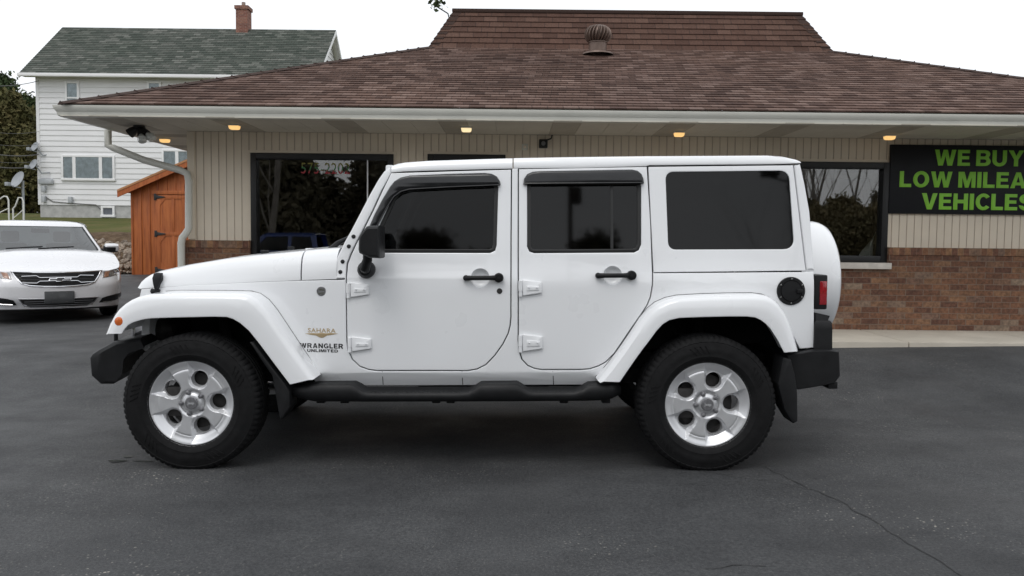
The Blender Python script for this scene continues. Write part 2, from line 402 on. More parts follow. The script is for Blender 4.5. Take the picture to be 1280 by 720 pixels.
# asphalt: sealed, speckled, damp stains
m = node_mat('sealed_asphalt', rough=.75, spec=.3); t = NT(m); o = t.obj()
c = t.ramp(t.noise(o, .55, 5, .6), [(.28,(.041,.0425,.045)),(.5,(.055,.0565,.059)),(.72,(.070,.071,.073))])
c = t.mix(c, t.ramp(t.noise(o, 3.2, 6, .7), [(.25,(.80,.80,.81)),(.5,(1,1,1)),(.75,(1.16,1.16,1.15))]), .9, 'MULTIPLY')
c = t.mix(c, t.ramp(t.noise(o, 75, 3, .75), [(.28,(.45,.45,.46)),(.5,(1,1,1)),(.70,(1.65,1.63,1.58))]), .85, 'MULTIPLY')
for sc_, lo, pl, ph, col_ in ((48, .62, .50, .66, (.27,.26,.235)), (85, .60, .40, .62, (.20,.19,.175)), (34, .74, .54, .66, (.34,.32,.28))):
    vo = t.n('TexVoronoi'); vo.inputs['Scale'].default_value = sc_; t.l(o, vo.inputs['Vector'])
    spk = t.ramp(vo.outputs['Distance'], [(.14,(1,1,1)),(.26,(0,0,0))])
    patch = t.ramp(t.noise(o, .8 if sc_ != 85 else .5, 3), [(pl,(0,0,0)),(ph,(1,1,1))])
    rs = t.ramp(vo.outputs['Color'], [(lo,(0,0,0)),(lo+.04,(1,1,1))])
    c = t.mix(c, col_, t.mix(t.mix(spk, patch, 1, 'MULTIPLY'), rs, 1, 'MULTIPLY'))
mp = t.n('Mapping'); mp.inputs['Scale'].default_value = (.9, 2.0, 1); t.l(o, mp.inputs[0])
c = t.mix(c, t.ramp(t.noise(mp.outputs[0], .9, 6, .65), [(.35,(.72,.72,.73)),(.6,(1.08,1.08,1.08))]), .8, 'MULTIPLY')
dk = t.ramp(t.noise(o, 9, 5, .75), [(.64,(1,1,1)),(.70,(.30,.30,.31))]); c = t.mix(c, dk, t.ramp(t.noise(o, .8, 2), [(.5,(0,0,0)),(.60,(1,1,1))]), 'MULTIPLY')
t.color(c)
t.roughness(t.ramp(t.noise(o, 1.3, 5), [(.3,(.48,.48,.48)),(.7,(.78,.78,.78))]))
t.bump(t.noise(o, 70, 5, .8), .8, .008)
M['asphalt'] = m
m = node_mat('dormant_lawn', rough=1, spec=.1); t = NT(m); o = t.obj()
c = t.ramp(t.noise(o, .5, 6, .65), [(.3,(.055,.075,.022)),(.5,(.10,.105,.035)),(.7,(.15,.125,.055))]); c = t.mix(c, t.ramp(t.noise(o, 25, 4, .7), [(.3,(.6,.6,.6)),(.7,(1.3,1.3,1.3))]), .8, 'MULTIPLY'); t.color(c); t.bump(t.noise(o, 40, 4), .8, .05)
M['lawn'] = m
m = node_mat('leafy_rubble', rough=1, spec=.1); t = NT(m); o = t.obj()
c = t.ramp(t.noise(o, 5, 6, .75), [(.3,(.05,.033,.022)),(.5,(.12,.082,.052)),(.7,(.20,.15,.105))]); t.color(c); t.bump(t.noise(o, 9, 5, .7), 1, .08)
M['rubble'] = m
M['stones'] = noisy('bank_stone', (.27,.225,.18), .9, .5, 2.0)
M['bark'] = noisy('bark', (.085,.066,.052), .95, .35, 6, bump=.5, bscale=30)
M['bark_pale'] = noisy('pale_bark', (.26,.235,.21), .95, .3, 6)
def leaf_mat(name, a, b_, c_):
    m = node_mat(name, rough=.8, spec=.2); t = NT(m); o = t.obj()
    t.color(t.ramp(t.noise(o, 1.3, 5, .7), [(.3, a), (.5, b_), (.7, c_)])); return m
M['spruce'] = leaf_mat('spruce_needles', (.085,.078,.052), (.125,.112,.074), (.18,.152,.10))
M['cedar_tree'] = leaf_mat('browned_evergreen', (.05,.056,.02), (.085,.08,.03), (.125,.10,.042))
M['olive'] = leaf_mat('olive_leaves', (.14,.125,.07), (.20,.17,.095), (.28,.22,.125))
M['pine'] = leaf_mat('pine_needles', (.028,.045,.02), (.05,.075,.03), (.085,.105,.05))
M['banner'] = noisy('black_banner', (.006,.0065,.009), .5, .15, 4, spec=.3)
M['lime'] = noisy('lime_lettering', (.25,.60,.045), .5, .06, 5)
M['galv'] = noisy('grey_dish', (.30,.32,.34), .5, .1, 5)
M['pipe'] = node_mat('painted_pipe', (.62,.62,.6), .5)
M['wire'] = node_mat('power_cable', (.12,.12,.12), .6)

# ------------------------------------------------------------------ ground
def g(x, y):
    xc_ = max(-16, min(9, x)); k = sstep(6.2, 8.35, y)
    z = xc_*lerp(.0075, .02, k) + .21*k
    z += .37*sstep(14, 20, y)
    if y < -4: z -= .25*sstep(-4, -12, y)
    return z
def terrain_z(x, y):
    z = g(x, y) - (.03 if y > 21 or y < -12 else .5)
    if y > 20.4: z += 1.04*sstep(20.4, 24.2, y) + .070*max(0, min(y, 40)-24)
    if y > 45: z = z - .02*(y-45)
    if y < -11: z += .5*sstep(-11, -20, y)
    return z
def sheet(name, xs, ys, zf, mat, **kw):
    bm = NB(); rows = [[bm.verts.new((x, y, zf(x, y))) for x in xs] for y in ys]
    for a, b in zip(rows, rows[1:]):
        for i in range(len(xs)-1): bm.faces.new((a[i], a[i+1], b[i+1], b[i]))
    return tag(fin(bm, name, mat, angle=80, recalc=False), kind='structure', **kw)
def frange(a, b, s): return [a+i*(b-a)/max(1, round((b-a)/s)) for i in range(max(1, round((b-a)/s))+1)]
sheet('ground', [-600,-200,-90]+frange(-60, 60, 2)+[90,200,600], [-600,-200,-90]+frange(-60, -10, 2.5)+frange(-9, 20, 2)+frange(20.4, 25, .4)+frange(26, 60, 2.5)+[90,200,600], terrain_z, M['lawn'])
sheet('parking_lot', frange(-60, 60, 1.5), frange(-11.2, 5.5, .9)+frange(6.2, 8.6, .2)+frange(9, 20.6, .6), g, M['asphalt'])
def bank_z(x, y): return terrain_z(x, y) + .06 + .47*sstep(21.2, 20.2, y) + .09*mnoise.noise((x*.9, y*1.1, 0)) + .05*mnoise.noise((x*2.3, y*2.7, 5))
sheet('rubble_bank', frange(-30, -3, .3), frange(20.3, 24.6, .16), bank_z, M['rubble'])
bm = NB(); rg = random.Random(3)
for i in range(2600):
    x = rg.uniform(-14, -6.5); y = 20.3+2.7*rg.random()**1.2; z = bank_z(x, y); s_ = rg.uniform(.035, .105)
    mm = Matrix.Translation((x, y, z+.01)) @ Matrix.Rotation(rg.uniform(0, 6), 4, (rg.random(), rg.random(), rg.random()+.1)) @ Matrix.Diagonal((s_*rg.uniform(.8,1.5), s_, s_*rg.uniform(.5,.9), 1))
    r = bmesh.ops.create_icosphere(bm, subdivisions=1, radius=.8, matrix=mm)
    for v in r['verts']: v.co += Vector((rg.uniform(-1,1), rg.uniform(-1,1), rg.uniform(-1,1)))*s_*.16
tag(fin(bm, 'bank_stones', M['stones'], angle=20), 'loose brown and grey stones covering the bank below the lawn', 'stones', kind='stuff')
# crack in the asphalt and the seam near the bottom edge
def ground_hit(px, py):
    y = 3.
    for _ in range(30):
        p = P(px, py, y); d = P(px, py, y+.01)-p; dz = p.z - g(p.x, y); s_ = d.z/.01
        y -= dz/s_ if abs(s_) > 1e-6 else 0
    p = P(px, py, y); return p
def crack(pts, wd, name):
    bm = NB(); w3 = [ground_hit(*p) for p in pts]; dd = []
    for a, b in zip(w3, w3[1:]):
        n = max(2, int((b-a).length/.035))
        for i in range(n): dd.append(a.lerp(b, i/n))
    rows = []
    for i, p in enumerate(dd):
        q = dd[min(i+1, len(dd)-1)]-dd[max(i-1, 0)]; n = Vector((-q.y, q.x, 0)).normalized()
        j = n*(.02*mnoise.noise((p.x*9, p.y*9, 1))+.008*mnoise.noise((p.x*40, p.y*40, 2))); ww = wd*(.35+.9*abs(mnoise.noise((p.x*6, p.y*6, 9)))+.3*rg.random())
        c = p+j; rows.append([Vector((c.x+n.x*ww*k, c.y+n.y*ww*k, g(c.x, c.y)+.0035)) for k in (-1, 1)])
    loft(bm, rows, closed=False)
    tag(fin(bm, name, M['tar'], recalc=False), kind='structure')
M['tar'] = noisy('crack_shadow', (.039,.039,.040), .9, .3, 20)
crack([(955,583),(990,601),(1030,618),(1060,632),(1085,648),(1110,664),(1150,688),(1190,712),(1215,730)], .005, 'pavement_crack')
crack([(880,711),(905,709),(930,707),(970,707.5)], .004, 'pavement_crack')
crack([(660,571),(760,577),(850,585),(960,602),(1020,613)], .003, 'pavement_crack')
# small puddle by the front wheel
bm = NB(); c = ground_hit(146, 577)
for ox, oy, sx, sy in ((0,0,.05,.03),(.16,.0,.06,.012),(.02,.10,.03,.02)):
    v = [bm.verts.new((c.x+ox+sx*math.cos(a)*(1+.3*math.sin(3*a)), c.y+oy+sy*math.sin(a)*(1+.2*math.cos(2*a)), g(c.x, c.y)+.0045)) for a in [2*PI*k/18 for k in range(18)]]; bm.faces.new(v)
tag(fin(bm, 'puddle', node_mat('water_film', (.03,.03,.03), .03), recalc=False), kind='structure')

# ------------------------------------------------------------------ the dealership building
WY = 9.6
def WXp(px): return P(px, 300, WY).x
def WZ(px, py): return P(px, py, WY).z
XL, XR = WXp(237), 7.0
ZW, ZS = .34, 2.55
ZB = WZ(1190, 310)
BY1 = 20.2
bld = thing('shop_building', ((XL+XR)/2, WY, ZW), 'low brick and beige sided shop building with brown shingled hipped roof', 'building')
BO = Vector(bld.location)
def bfin(bm, name, mat, parent=None, **kw):
    bmesh.ops.translate(bm, verts=bm.verts[:], vec=-BO) if parent is None else bmesh.ops.translate(bm, verts=bm.verts[:], vec=-BO)
    return fin(bm, name, mat, parent or bld, **kw)
def quad(bm, pts, uvs=None, mi=0):
    f = bm.faces.new([bm.verts.new(p) for p in pts]); f.material_index = mi
    if uvs:
        L = bm.loops.layers.uv.verify()
        for l, q in zip(f.loops, uvs): l[L].uv = q
    return f
def brick_box(bm, x0, x1, y0, y1, z0, z1):
    def q(pts, uv): quad(bm, pts, uv)
    q([(x0,y0,z0),(x1,y0,z0),(x1,y0,z1),(x0,y0,z1)], [(x0,z0),(x1,z0),(x1,z1),(x0,z1)])
    q([(x0,y1,z0),(x0,y0,z0),(x0,y0,z1),(x0,y1,z1)], [(y1,z0),(y0,z0),(y0,z1),(y1,z1)])
    q([(x1,y0,z0),(x1,y1,z0),(x1,y1,z1),(x1,y0,z1)], [(y0,z0),(y1,z0),(y1,z1),(y0,z1)])
    q([(x0,y0,z1),(x1,y0,z1),(x1,y1,z1),(x0,y1,z1)], [(x0,y0),(x1,y0),(x1,y1),(x0,y1)])
    q([(x1,y1,z0),(x0,y1,z0),(x0,y1,z1),(x1,y1,z1)], [(x1,z0),(x0,z0),(x0,z1),(x1,z1)])
wins = [] # x0, x1, z0, z1
W1 = (WXp(314.5), WXp(492), WZ(400, 331), WZ(314, 191)); W2 = (WXp(534), WXp(631), ZW, WZ(580, 193)); W3 = (WXp(925), WXp(1108), WZ(1100, 328), WZ(1100, 203))
wins = [W1, W2, W3]
# siding with pressed grooves, cut around the openings
bm = NB(); GR = .0878
def siding(x0, x1, z0, z1, y=WY):
    k0 = math.ceil((x0-XL)/GR-1e-6); xs = [(x0, 0)]
    k = k0
    while XL+k*GR < x1:
        c = XL+k*GR
        for d, dep in ((-.006, 0), (-.004, .006), (.004, .006), (.006, 0)):
            if x0 < c+d < x1: xs.append((c+d, dep))
        k += 1
    xs.append((x1, 0))
    for (a, da), (b, db) in zip(xs, xs[1:]):
        quad(bm, [(a, y+da, z0), (b, y+db, z0), (b, y+db, z1), (a, y+da, z1)], mi=1 if da or db else 0)
segs = [XL] + [v for W in wins for v in W[:2]] + [XR]
for i in range(0, len(segs), 2): siding(segs[i], segs[i+1], ZB, ZS)
for W in wins: siding(W[0], W[1], W[3], ZS)
quad(bm, [(XL, BY1, .2), (XL, WY, .2), (XL, WY, ZS), (XL, BY1, ZS)]); quad(bm, [(XR, WY, .2), (XR, BY1, .2), (XR, BY1, ZS), (XR, WY, ZS)]); quad(bm, [(XR, BY1, .2), (XL, BY1, .2), (XL, BY1, ZS), (XR, BY1, ZS)])
box(bm, XL-.012, XL+.07, WY-.012, WY+.07, ZB+.01, ZS-.002)
bfin(bm, 'siding_wall', [M['siding'], M['groove']], recalc=False)
bm = NB(); xb0 = XL-.095
for i in range(0, len(segs), 2):
    a = segs[i] if i else xb0; b_ = segs[i+1] if i < len(segs)-2 else XR+.09
    brick_box(bm, a, b_, WY-.075, WY+.05, 0, ZB-.085); bmc = NB(); brick_box(bmc, a, b_, WY-.085, WY+.05, ZB-.085, ZB-.002); bfin(bmc, 'brick_cap', M['brick_cap'], recalc=False)
for W in (W1, W3): brick_box(bm, W[0], W[1], WY-.075, WY+.05, 0, W[2]-.075)
brick_box(bm, xb0, XL, WY+.05, BY1, -.2, ZB-.085); bmc = NB(); brick_box(bmc, xb0-.01, XL, WY+.05, BY1, ZB-.085, ZB-.002); bfin(bmc, 'brick_cap', M['brick_cap'], recalc=False)
bfin(bm, 'brick_base', M['brick'], recalc=False)
# windows and the door: frame, glass, sill
def shop_window(W, fw, mull=(), sill=True, name='window'):
    x0, x1, z0, z1 = W; bm = NB(); y0, y1 = WY-.035, WY+.10
    box(bm, x0+.002, x0+fw, y0, y1, z0, z1-.002, .004); box(bm, x1-fw, x1-.002, y0, y1, z0, z1-.002, .004)
    box(bm, x0+fw, x1-fw, y0+.002, y1, z1-fw, z1-.002, .004); box(bm, x0+fw, x1-fw, y0+.002, y1, z0, z0+fw, .004)
    f = bfin(bm, name, M['frame'])
    bm = NB(); box(bm, x0+fw-.01, x1-fw+.01, WY+.03, WY+.036, z0+fw-.01, z1-fw+.01); bfin(bm, 'pane', M['shop'], f)
    bm = NB(); box(bm, x0-.03, x1+.03, WY-.012, WY-.001, z1, z1+.03, .003); box(bm, x0-.028, x0, WY-.012, WY-.001, ZB+.005, z1); box(bm, x1, x1+.028, WY-.012, WY-.001, ZB+.005, z1)
    bfin(bm, 'casing', M['siding'], f)
    for mx_ in mull:
        bm = NB(); box(bm, mx_-.007, mx_+.007, WY+.02, WY+.029, z0+fw, z1-fw); bfin(bm, 'joint_strip', M['trimw'], f)
    if sill:
        bm = NB(); box(bm, x0-.03, x1+.015, WY-.13, WY+.06, z0-.075, z0-.003, .006); bfin(bm, 'window_sill', M['stone'], f)
    return f
win1 = shop_window(W1, .068, (WXp(459),)); win3 = shop_window(W3, .075)
dr = shop_window(W2, .075, sill=False, name='door')
bm = NB(); xm = (W2[0]+W2[1])/2; box(bm, W2[0]+.1, W2[1]-.1, WY-.03, WY+.02, 1.25, 1.31, .006); bfin(bm, 'push_bar', M['frame'], dr)
# dim room behind the glass
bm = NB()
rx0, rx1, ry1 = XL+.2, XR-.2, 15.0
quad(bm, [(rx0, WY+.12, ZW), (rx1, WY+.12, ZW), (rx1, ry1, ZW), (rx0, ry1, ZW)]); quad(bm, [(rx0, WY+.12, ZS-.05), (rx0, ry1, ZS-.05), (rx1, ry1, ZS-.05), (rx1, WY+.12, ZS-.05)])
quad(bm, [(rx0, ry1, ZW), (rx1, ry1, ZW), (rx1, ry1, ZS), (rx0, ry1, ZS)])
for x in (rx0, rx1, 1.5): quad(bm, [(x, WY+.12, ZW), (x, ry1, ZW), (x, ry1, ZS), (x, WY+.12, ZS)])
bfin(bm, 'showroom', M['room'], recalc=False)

# soffit boards, gutter, roof
EY, EX0, EX1 = 8.46, P(64, 145, 8.46).x + .02, 7.95
EBY = BY1+1.15
bm = NB()
def soff_front(y0, y1, inner):
    x = EX0+.06; i = 0
    while x < EX1-.06:
        x1 = min(x+.292, EX1-.06); vent = (i % 4 == 1)
        a0 = y0; a1 = y1
        if vent: bmv = NB(); box(bmv, x, x1, a0, a1, ZS, ZS+.01); bfin(bmv, 'soffit_vent', M['soffit_vent'])
        else: box(bm, x, x1, a0, a1, ZS, ZS+.01)
        x = x1+.004; i += 1
soff_front(EY+.02, WY-.013, True)
y = WY-.009; i = 0
while y < BY1+1.1:
    y1 = min(y+.292, BY1+1.1)
    for xa, xb_ in ((EX0+.06, XL-.013), (XR+.1, EX1-.06)):
        if i % 4 == 1: bmv = NB(); box(bmv, xa, xb_, y, y1, ZS, ZS+.01); bfin(bmv, 'soffit_vent', M['soffit_vent'])
        else: box(bm, xa, xb_, y, y1, ZS, ZS+.01)
    y = y1+.004; i += 1
box(bm, EX0+.05, EX1-.05, EY+.03, WY+.02, ZS+.012, ZS+.02)
bfin(bm, 'soffit', M['soffit'])
prof = [(0,0),(-.055,.0),(-.072,.012),(-.078,.045),(-.098,.075),(-.105,.100),(-.105,.112),(-.097,.112),(-.09,.10),(-.03,.10),(-.022,.135),(0,.135)]
bm = NB()
y0 = EY+.10
corners = [(EX0+.10, EBY), (EX0+.10, y0), (EX1-.10, y0), (EX1-.10, EBY)]; dirs = [(1,0),(1,1),(-1,1),(-1,0)]
rings = []
for (cx, cy), (dx, dy) in zip(corners, dirs):
    rings.append([Vector((cx + d*dx, cy + d*dy, ZS+z-.003)) for d, z in prof])
loft(bm, rings, closed=True)
gut = bfin(bm, 'gutter', M['gutter'], angle=20)
bm = NB()
for px in (640+200, 640-90):
    x = WXp(px)*.88
bm.free()
RZ = ZS+.125; RY = EY+.005; SL = .405
rx0_, rx1_ = EX0+.07, EX1-.03
TY = 11.86; run = TY-RY
def shingles(bm, A, B_, C, D, n, lift=.012):
    A, B_, C, D = map(Vector, (A, B_, C, D)); nrm = (B_-A).cross(D-A).normalized(); ud = (B_-A).normalized(); L = bm.loops.layers.uv.verify()
    for i in range(n):
        t0, t1 = i/n, (i+1)/n
        a, b, c, d = A.lerp(D, t0), B_.lerp(C, t0), B_.lerp(C, t1), A.lerp(D, t1)
        jit = .0
        q = [a+nrm*lift, b+nrm*lift, c+nrm*.001, d+nrm*.001]
        f = bm.faces.new([bm.verts.new(p) for p in q])
        for l, p, v in zip(f.loops, q, (i+.02, i+.02, i+.98, i+.98)): l[L].uv = ((p-A).dot(ud), v)
        f = bm.faces.new([bm.verts.new(p) for p in (a-nrm*.002, b-nrm*.002, b+nrm*lift, a+nrm*lift)])
        for l, p in zip(f.loops, (a, b, b, a)): l[L].uv = ((p-A).dot(ud), i+.03)
TZ = RZ+SL*run; tx0, tx1 = rx0_+run, rx1_-run; tby = EBY-run
bm = NB(); NC = 30
shingles(bm, (rx0_,RY,RZ), (rx1_,RY,RZ), (tx1,TY,TZ), (tx0,TY,TZ), NC)
shingles(bm, (rx0_,EBY,RZ), (rx0_,RY,RZ), (tx0,TY,TZ), (tx0,tby,TZ), NC)
shingles(bm, (rx1_,RY,RZ), (rx1_,EBY,RZ), (tx1,tby,TZ), (tx1,TY,TZ), NC)
shingles(bm, (rx1_,EBY,RZ), (rx0_,EBY,RZ), (tx0,tby,TZ), (tx1,tby,TZ), NC)
roof = bfin(bm, 'roof', M['shingle'], recalc=False, angle=5)
# hip caps
for a, b_ in (((rx0_,RY,RZ),(tx0,TY,TZ)), ((rx1_,RY,RZ),(tx1,TY,TZ))):
    bm = NB(); a, b_ = Vector(a), Vector(b_); n = 26; dxy = Vector((b_.x-a.x, b_.y-a.y, 0)).normalized(); sd = Vector((-dxy.y, dxy.x, 0))
    for i in range(n):
        p, q = a.lerp(b_, i/n), a.lerp(b_, (i+1.25)/n)
        loft(bm, [[p-sd*.11+Vector((0,0,-.014)), p+Vector((0,0,.019)), p+sd*.11+Vector((0,0,-.014))], [q-sd*.11+Vector((0,0,-.018)), q+Vector((0,0,.014)), q+sd*.11+Vector((0,0,-.018))]], closed=False)
        quad(bm, [p-sd*.11+Vector((0,0,-.012)), p+sd*.11+Vector((0,0,-.012)), p+Vector((0,0,.030)), p+Vector((0,0,.030))+sd*.001])
    L = bm.loops.layers.uv.verify()
    bfin(bm, 'hip_cap', M['shingle2'], roof, recalc=False, angle=5)
# steep upper roof with a flat top
mz0, mz1 = TZ-.01, P(568, 14, 12.3).z; mi_, mo = .33, .44
bm = NB()
m0 = [(tx0,TY),(tx1,TY),(tx1,tby),(tx0,tby)]; m1 = [(tx0+mi_,TY+mo),(tx1-mi_,TY+mo),(tx1-mi_,tby-mo),(tx0+mi_,tby-mo)]
for k in range(4):
    a, b_ = m0[k], m0[(k+1)%4]; c, d = m1[(k+1)%4], m1[k]
    shingles(bm, (*a, mz0), (*b_, mz0), (*c, mz1), (*d, mz1), 7, .014)
quad(bm, [(*p, mz1) for p in m1])
up = bfin(bm, 'upper_roof', M['shingle2'], recalc=False, angle=5)
bm = NB()
box(bm, m1[0][0]-.03, m1[1][0]+.03, m1[0][1]-.035, m1[0][1]+.12, mz1-.02, mz1+.035, .012)
for k, s in ((0, -1), (1, 1)):
    a, b_ = Vector((*m0[k], mz0)), Vector((*m1[k], mz1))
    for i in range(8):
        p, q = a.lerp(b_, i/8), a.lerp(b_, (i+1.1)/8)
        o1, o2 = Vector((s*.012, -.012, 0)), Vector((s*.002, -.002, 0))
        loft(bm, [[p+o1+Vector((-s*.13, -.004, 0)), p+o1*1.6, p+o1+Vector((s*.004, .13, 0))], [q+o2+Vector((-s*.13, -.004, 0)), q+o2*1.6, q+o2+Vector((s*.004, .13, 0))]], closed=False)
bfin(bm, 'ridge_cap', M['shingle2'], up, recalc=False)
# turbine ventilator
p = P(747, 71, 11.45); bm = NB(); vz = RZ+SL*(11.45-RY)
lathe(bm, [(.22,-.01),(.21,.012),(.125,.02),(.125,.15),(.135,.155),(.135,.165)], 28, 'Z', (p.x, 11.45, vz))
NB_ = 22
def vr(k, i, r): return r*(1.0 if i % 4 < 2 else .74)
rs = [(.12,.165),(.15,.18),(.178,.22),(.188,.265),(.180,.31),(.155,.35),(.115,.378),(.06,.392),(.01,.396)]
rg_ = lathe(bm, rs, 88, 'Z', (p.x, 11.45, vz), rad=vr)
for k, ring in enumerate(rg_):
    a = .5*(k/8)
    for v in ring:
        d = v.co - Vector((p.x, 11.45, 0)); c_, s_ = math.cos(a), math.sin(a); v.co.x = p.x + d.x*c_-d.y*s_; v.co.y = 11.45 + d.x*s_+d.y*c_
M['vent'] = noisy('brown_vent_metal', (.15,.105,.085), .45, .2, 12, metal=.4)
bfin(bm, 'roof_vent', M['vent'], roof, angle=40)
# downspout
bm = NB()
a = P(135, 172, 9.62); b_ = P(232, 214, 9.52); c = P(237.5, 226, 9.5)
tube(bm, [(a.x, 9.62, ZS+.01), (a.x+.0, 9.62, P(136,182,9.62).z), tuple(P(142, 185, 9.62)), tuple(P(180, 200, 9.58)), tuple(P(226, 213, 9.52)), tuple(P(234, 217, 9.5)), tuple(P(236, 226, 9.5)), tuple(P(236, 285, 9.5)), tuple(P(233, 291, 9.48)), tuple(P(228, 297, 9.46)), tuple(P(226.5, 304, 9.46)), (P(226.5, 304, 9.46).x, 9.46, .12)], .041, 10)
bfin(bm, 'downspout', M['gutter'], angle=50)
# sidewalk
bm = NB(); x = -3.45
while x < 9.5:
    x1 = min(x+1.5, 9.6); box(bm, x, x1-.008, EY-.13, WY-.077, -.2, ZW, .012); x = x1
tag(fin(bm, 'sidewalk', M['concrete']), kind='structure')
# ------------------------------------------------------------------ the white off-road vehicle
JY = 5.615
JR = -0.0075
jeep = thing('off_road_vehicle', (0, JY, 0), 'white four door off-road vehicle parked side-on in front of the brick building', 'off-road vehicle', rot=(0, JR, 0))
MJ = (Matrix.Translation((0, JY, 0)) @ Matrix.Rotation(JR, 4, 'Y')).inverted()
def J(px, py, yl):
    p = MJ @ P(px, py, JY+yl); return (p.x, p.z)
XC, KT = J(433, 349, -.78)[0], .13
def yside(x, z):
    b = .785
    if z > 1.06: b -= (z-1.06)*.135*sstep(1.06, 1.16, z)
    if z < .56: b -= .10*sstep(.56, .44, z)*.5
    b += .008*(1-((z-.85)/.35)**2) if .5 < z < 1.2 else 0
    return b - max(0, XC-x)*KT
def S(px, py, off=0):
    yl = -.78
    for _ in range(3):
        x, z = J(px, py, yl); yl = -(yside(x, z)+off)
    return (x, z)
def SP(pts, off=0): return [S(p[0], p[1], off) for p in pts]
def sidemap(s, off=0): return lambda u, v, d: Vector((u, s*(yside(u, v)+off-d), v))
STEP = .05

FD = [(489,216.5),(478,239),(467,263),(458,281),(447.5,301),(439.5,318),(435,330),(433.6,345),(433.6,395),(434,425),(436,438),(441,449),(450,457.5),(461,461.5),(472,463),
      (530,463),(584,463),(596,461),(607,455.5),(618,444),(628,430),(634.5,417),(637,407),(638,396),(638.2,300),(638.8,212)]
RD = [(648.6,211.5),(648.4,300),(648.4,425),(649.5,438),(653,449),(660,456.5),(668,460),(678,461.8),(725,461.8),(737,460.6),(748,457),(757,452),(768,441),(788,411.5),(801,393),(808.5,381),(812.5,371),(815,356),(815.2,340),(812.8,275),(808.6,208.5)]
fd, rd = SP(FD), SP(RD)
FWIN = [(461.5,313.5),(478,280),(492,250),(501,237),(512,231),(605,229),(618.5,229.5),(620.2,235),(618.2,306),(616.8,311.5),(612,313.8)]
RWIN = [(661.5,229),(798,229),(799,235),(799,305),(796.5,311),(792,313.2),(668,314),(663.5,312.5),(661.5,308)]
fwin, rwin = SP(FWIN), SP(RWIN)

# tub sides, one outline: front wing, sills, pillar between the doors, rear quarter
def chain(poly, i0=0): return offset(ccw(poly), -.0055), ccw(poly)
fdo = offset(fd[::1] if area2(fd) > 0 else fd[::-1], -.006); rdo = offset(rd if area2(rd) > 0 else rd[::-1], -.006)
if area2(fd) < 0: fdo = fdo[::-1]
if area2(rd) < 0: rdo = rdo[::-1]
front_top = [S(176.5,361.5), S(205,359), S(238,356.5), S(305,353.2), S(370.5,351), S(430.5,349.8)]
arch_r = [(1000,437),(992,420),(978,398),(955,383),(900,379),(845,380),(822,388),(805,405),(775,450),(757,481)]
arch_f = [(398,481.5),(388,470),(345,412),(325,389),(305,378),(240,376),(190,377),(172,381)]
tub_out = front_top + fdo[7:-1] + [(fdo[-1][0], fdo[-1][1])] + [rdo[0]] + rdo[1:19] + SP([(817.5,341.6),(900,341),(1017,340),(1017.5,380),(1017.5,434.5),(1000,436)] + arch_r[1:] + arch_f)
bm = NB()
for s in (-1, 1):
    panel(bm, tub_out, fmap=sidemap(s), thick=.03, r=.004, step_u=.12, step_v=STEP)
xr, zr = S(1017, 400); xf = S(176.5, 361.5)[0]
zt = S(900, 342)[1]
# tail wall and firewall
panel(bm, [(-.76,.50),(.76,.50),(.77,zt),(-.77,zt)], fmap=lambda u, v, d: Vector((xr-.002-d, u, v)), thick=.03, r=.01)
body = fin(bm, 'body', M['white'], jeep, wn=True)
# dark inner shell seen through shut lines, wheel wells and below the sills
bm = NB()
for s in (-1, 1):
    inner = offset(ccw(SP([(432,352),(490,220),(640,215),(808,212),(812,345),(1005,345),(1005,425),(960,372),(840,370),(790,420),(757,474),(400,474),(345,400),(310,372),(240,368),(190,370),(186,363),(300,357)])), .004)
    hol = [offset(ccw(fwin), -.03), offset(ccw(rwin), -.03)]
    panel(bm, inner, hol, fmap=sidemap(s, -.034), thick=.006, r=.001, step_v=.1)
fin(bm, 'inner_shell', M['void'], jeep)

# floor pan, frame rails, axles
bm = NB()
zc = .39
box(bm, -1.25, .45, -.66, .66, .45, .53); box(bm, .45, 1.72, -.40, .40, .50, .62); box(bm, -2.05, -1.25, -.36, .36, .50, .95)
for y in (-.42, .42): box(bm, -2.25, 1.7, y-.05, y+.05, .44, .54, .01)
for x in (-1.841, 1.119):
    tube(bm, [(x, -.62, zc), (x, .62, zc)], .05, 12); lathe(bm, [(.02,-.12),(.13,-.09),(.16,0),(.13,.09),(.02,.12)], 16, 'X', (x, .12 if x < 0 else 0, zc))
    for y in (-.5, .5):
        tube(bm, [(x+.07, y, .42), (x+.05, y*.96, .85)], .035, 10)
        for k in range(6): lathe(bm, [(.062,-.012),(.072,0),(.062,.012)], 14, 'Z', (x-.02, y*.9, .47+.055*k))
tube(bm, [(-1.0,.3,.42),(.6,.32,.42),(1.2,.45,.44),(1.75,.5,.46)], .035, 10)
box(bm, 1.25, 1.6, -.42, .42, .36, .5, .05); box(bm, -.6, .25, -.35, .2, .33, .47, .04)
fin(bm, 'underbody', M['void'], jeep)
# wheel wells
for s in (-1, 1):
    for pts in (arch_f[1:], arch_r[:-1]):
        bm = NB(); o = SP(pts); rings = [[Vector((x, s*y, z)) for y in (.74, .40)] for x, z in o]
        loft(bm, rings, closed=False)
        vs = [bm.verts.new((x, s*.40, z)) for x, z in o]; bm.faces.new(vs)
        fin(bm, 'wheel_well', M['void'], jeep)

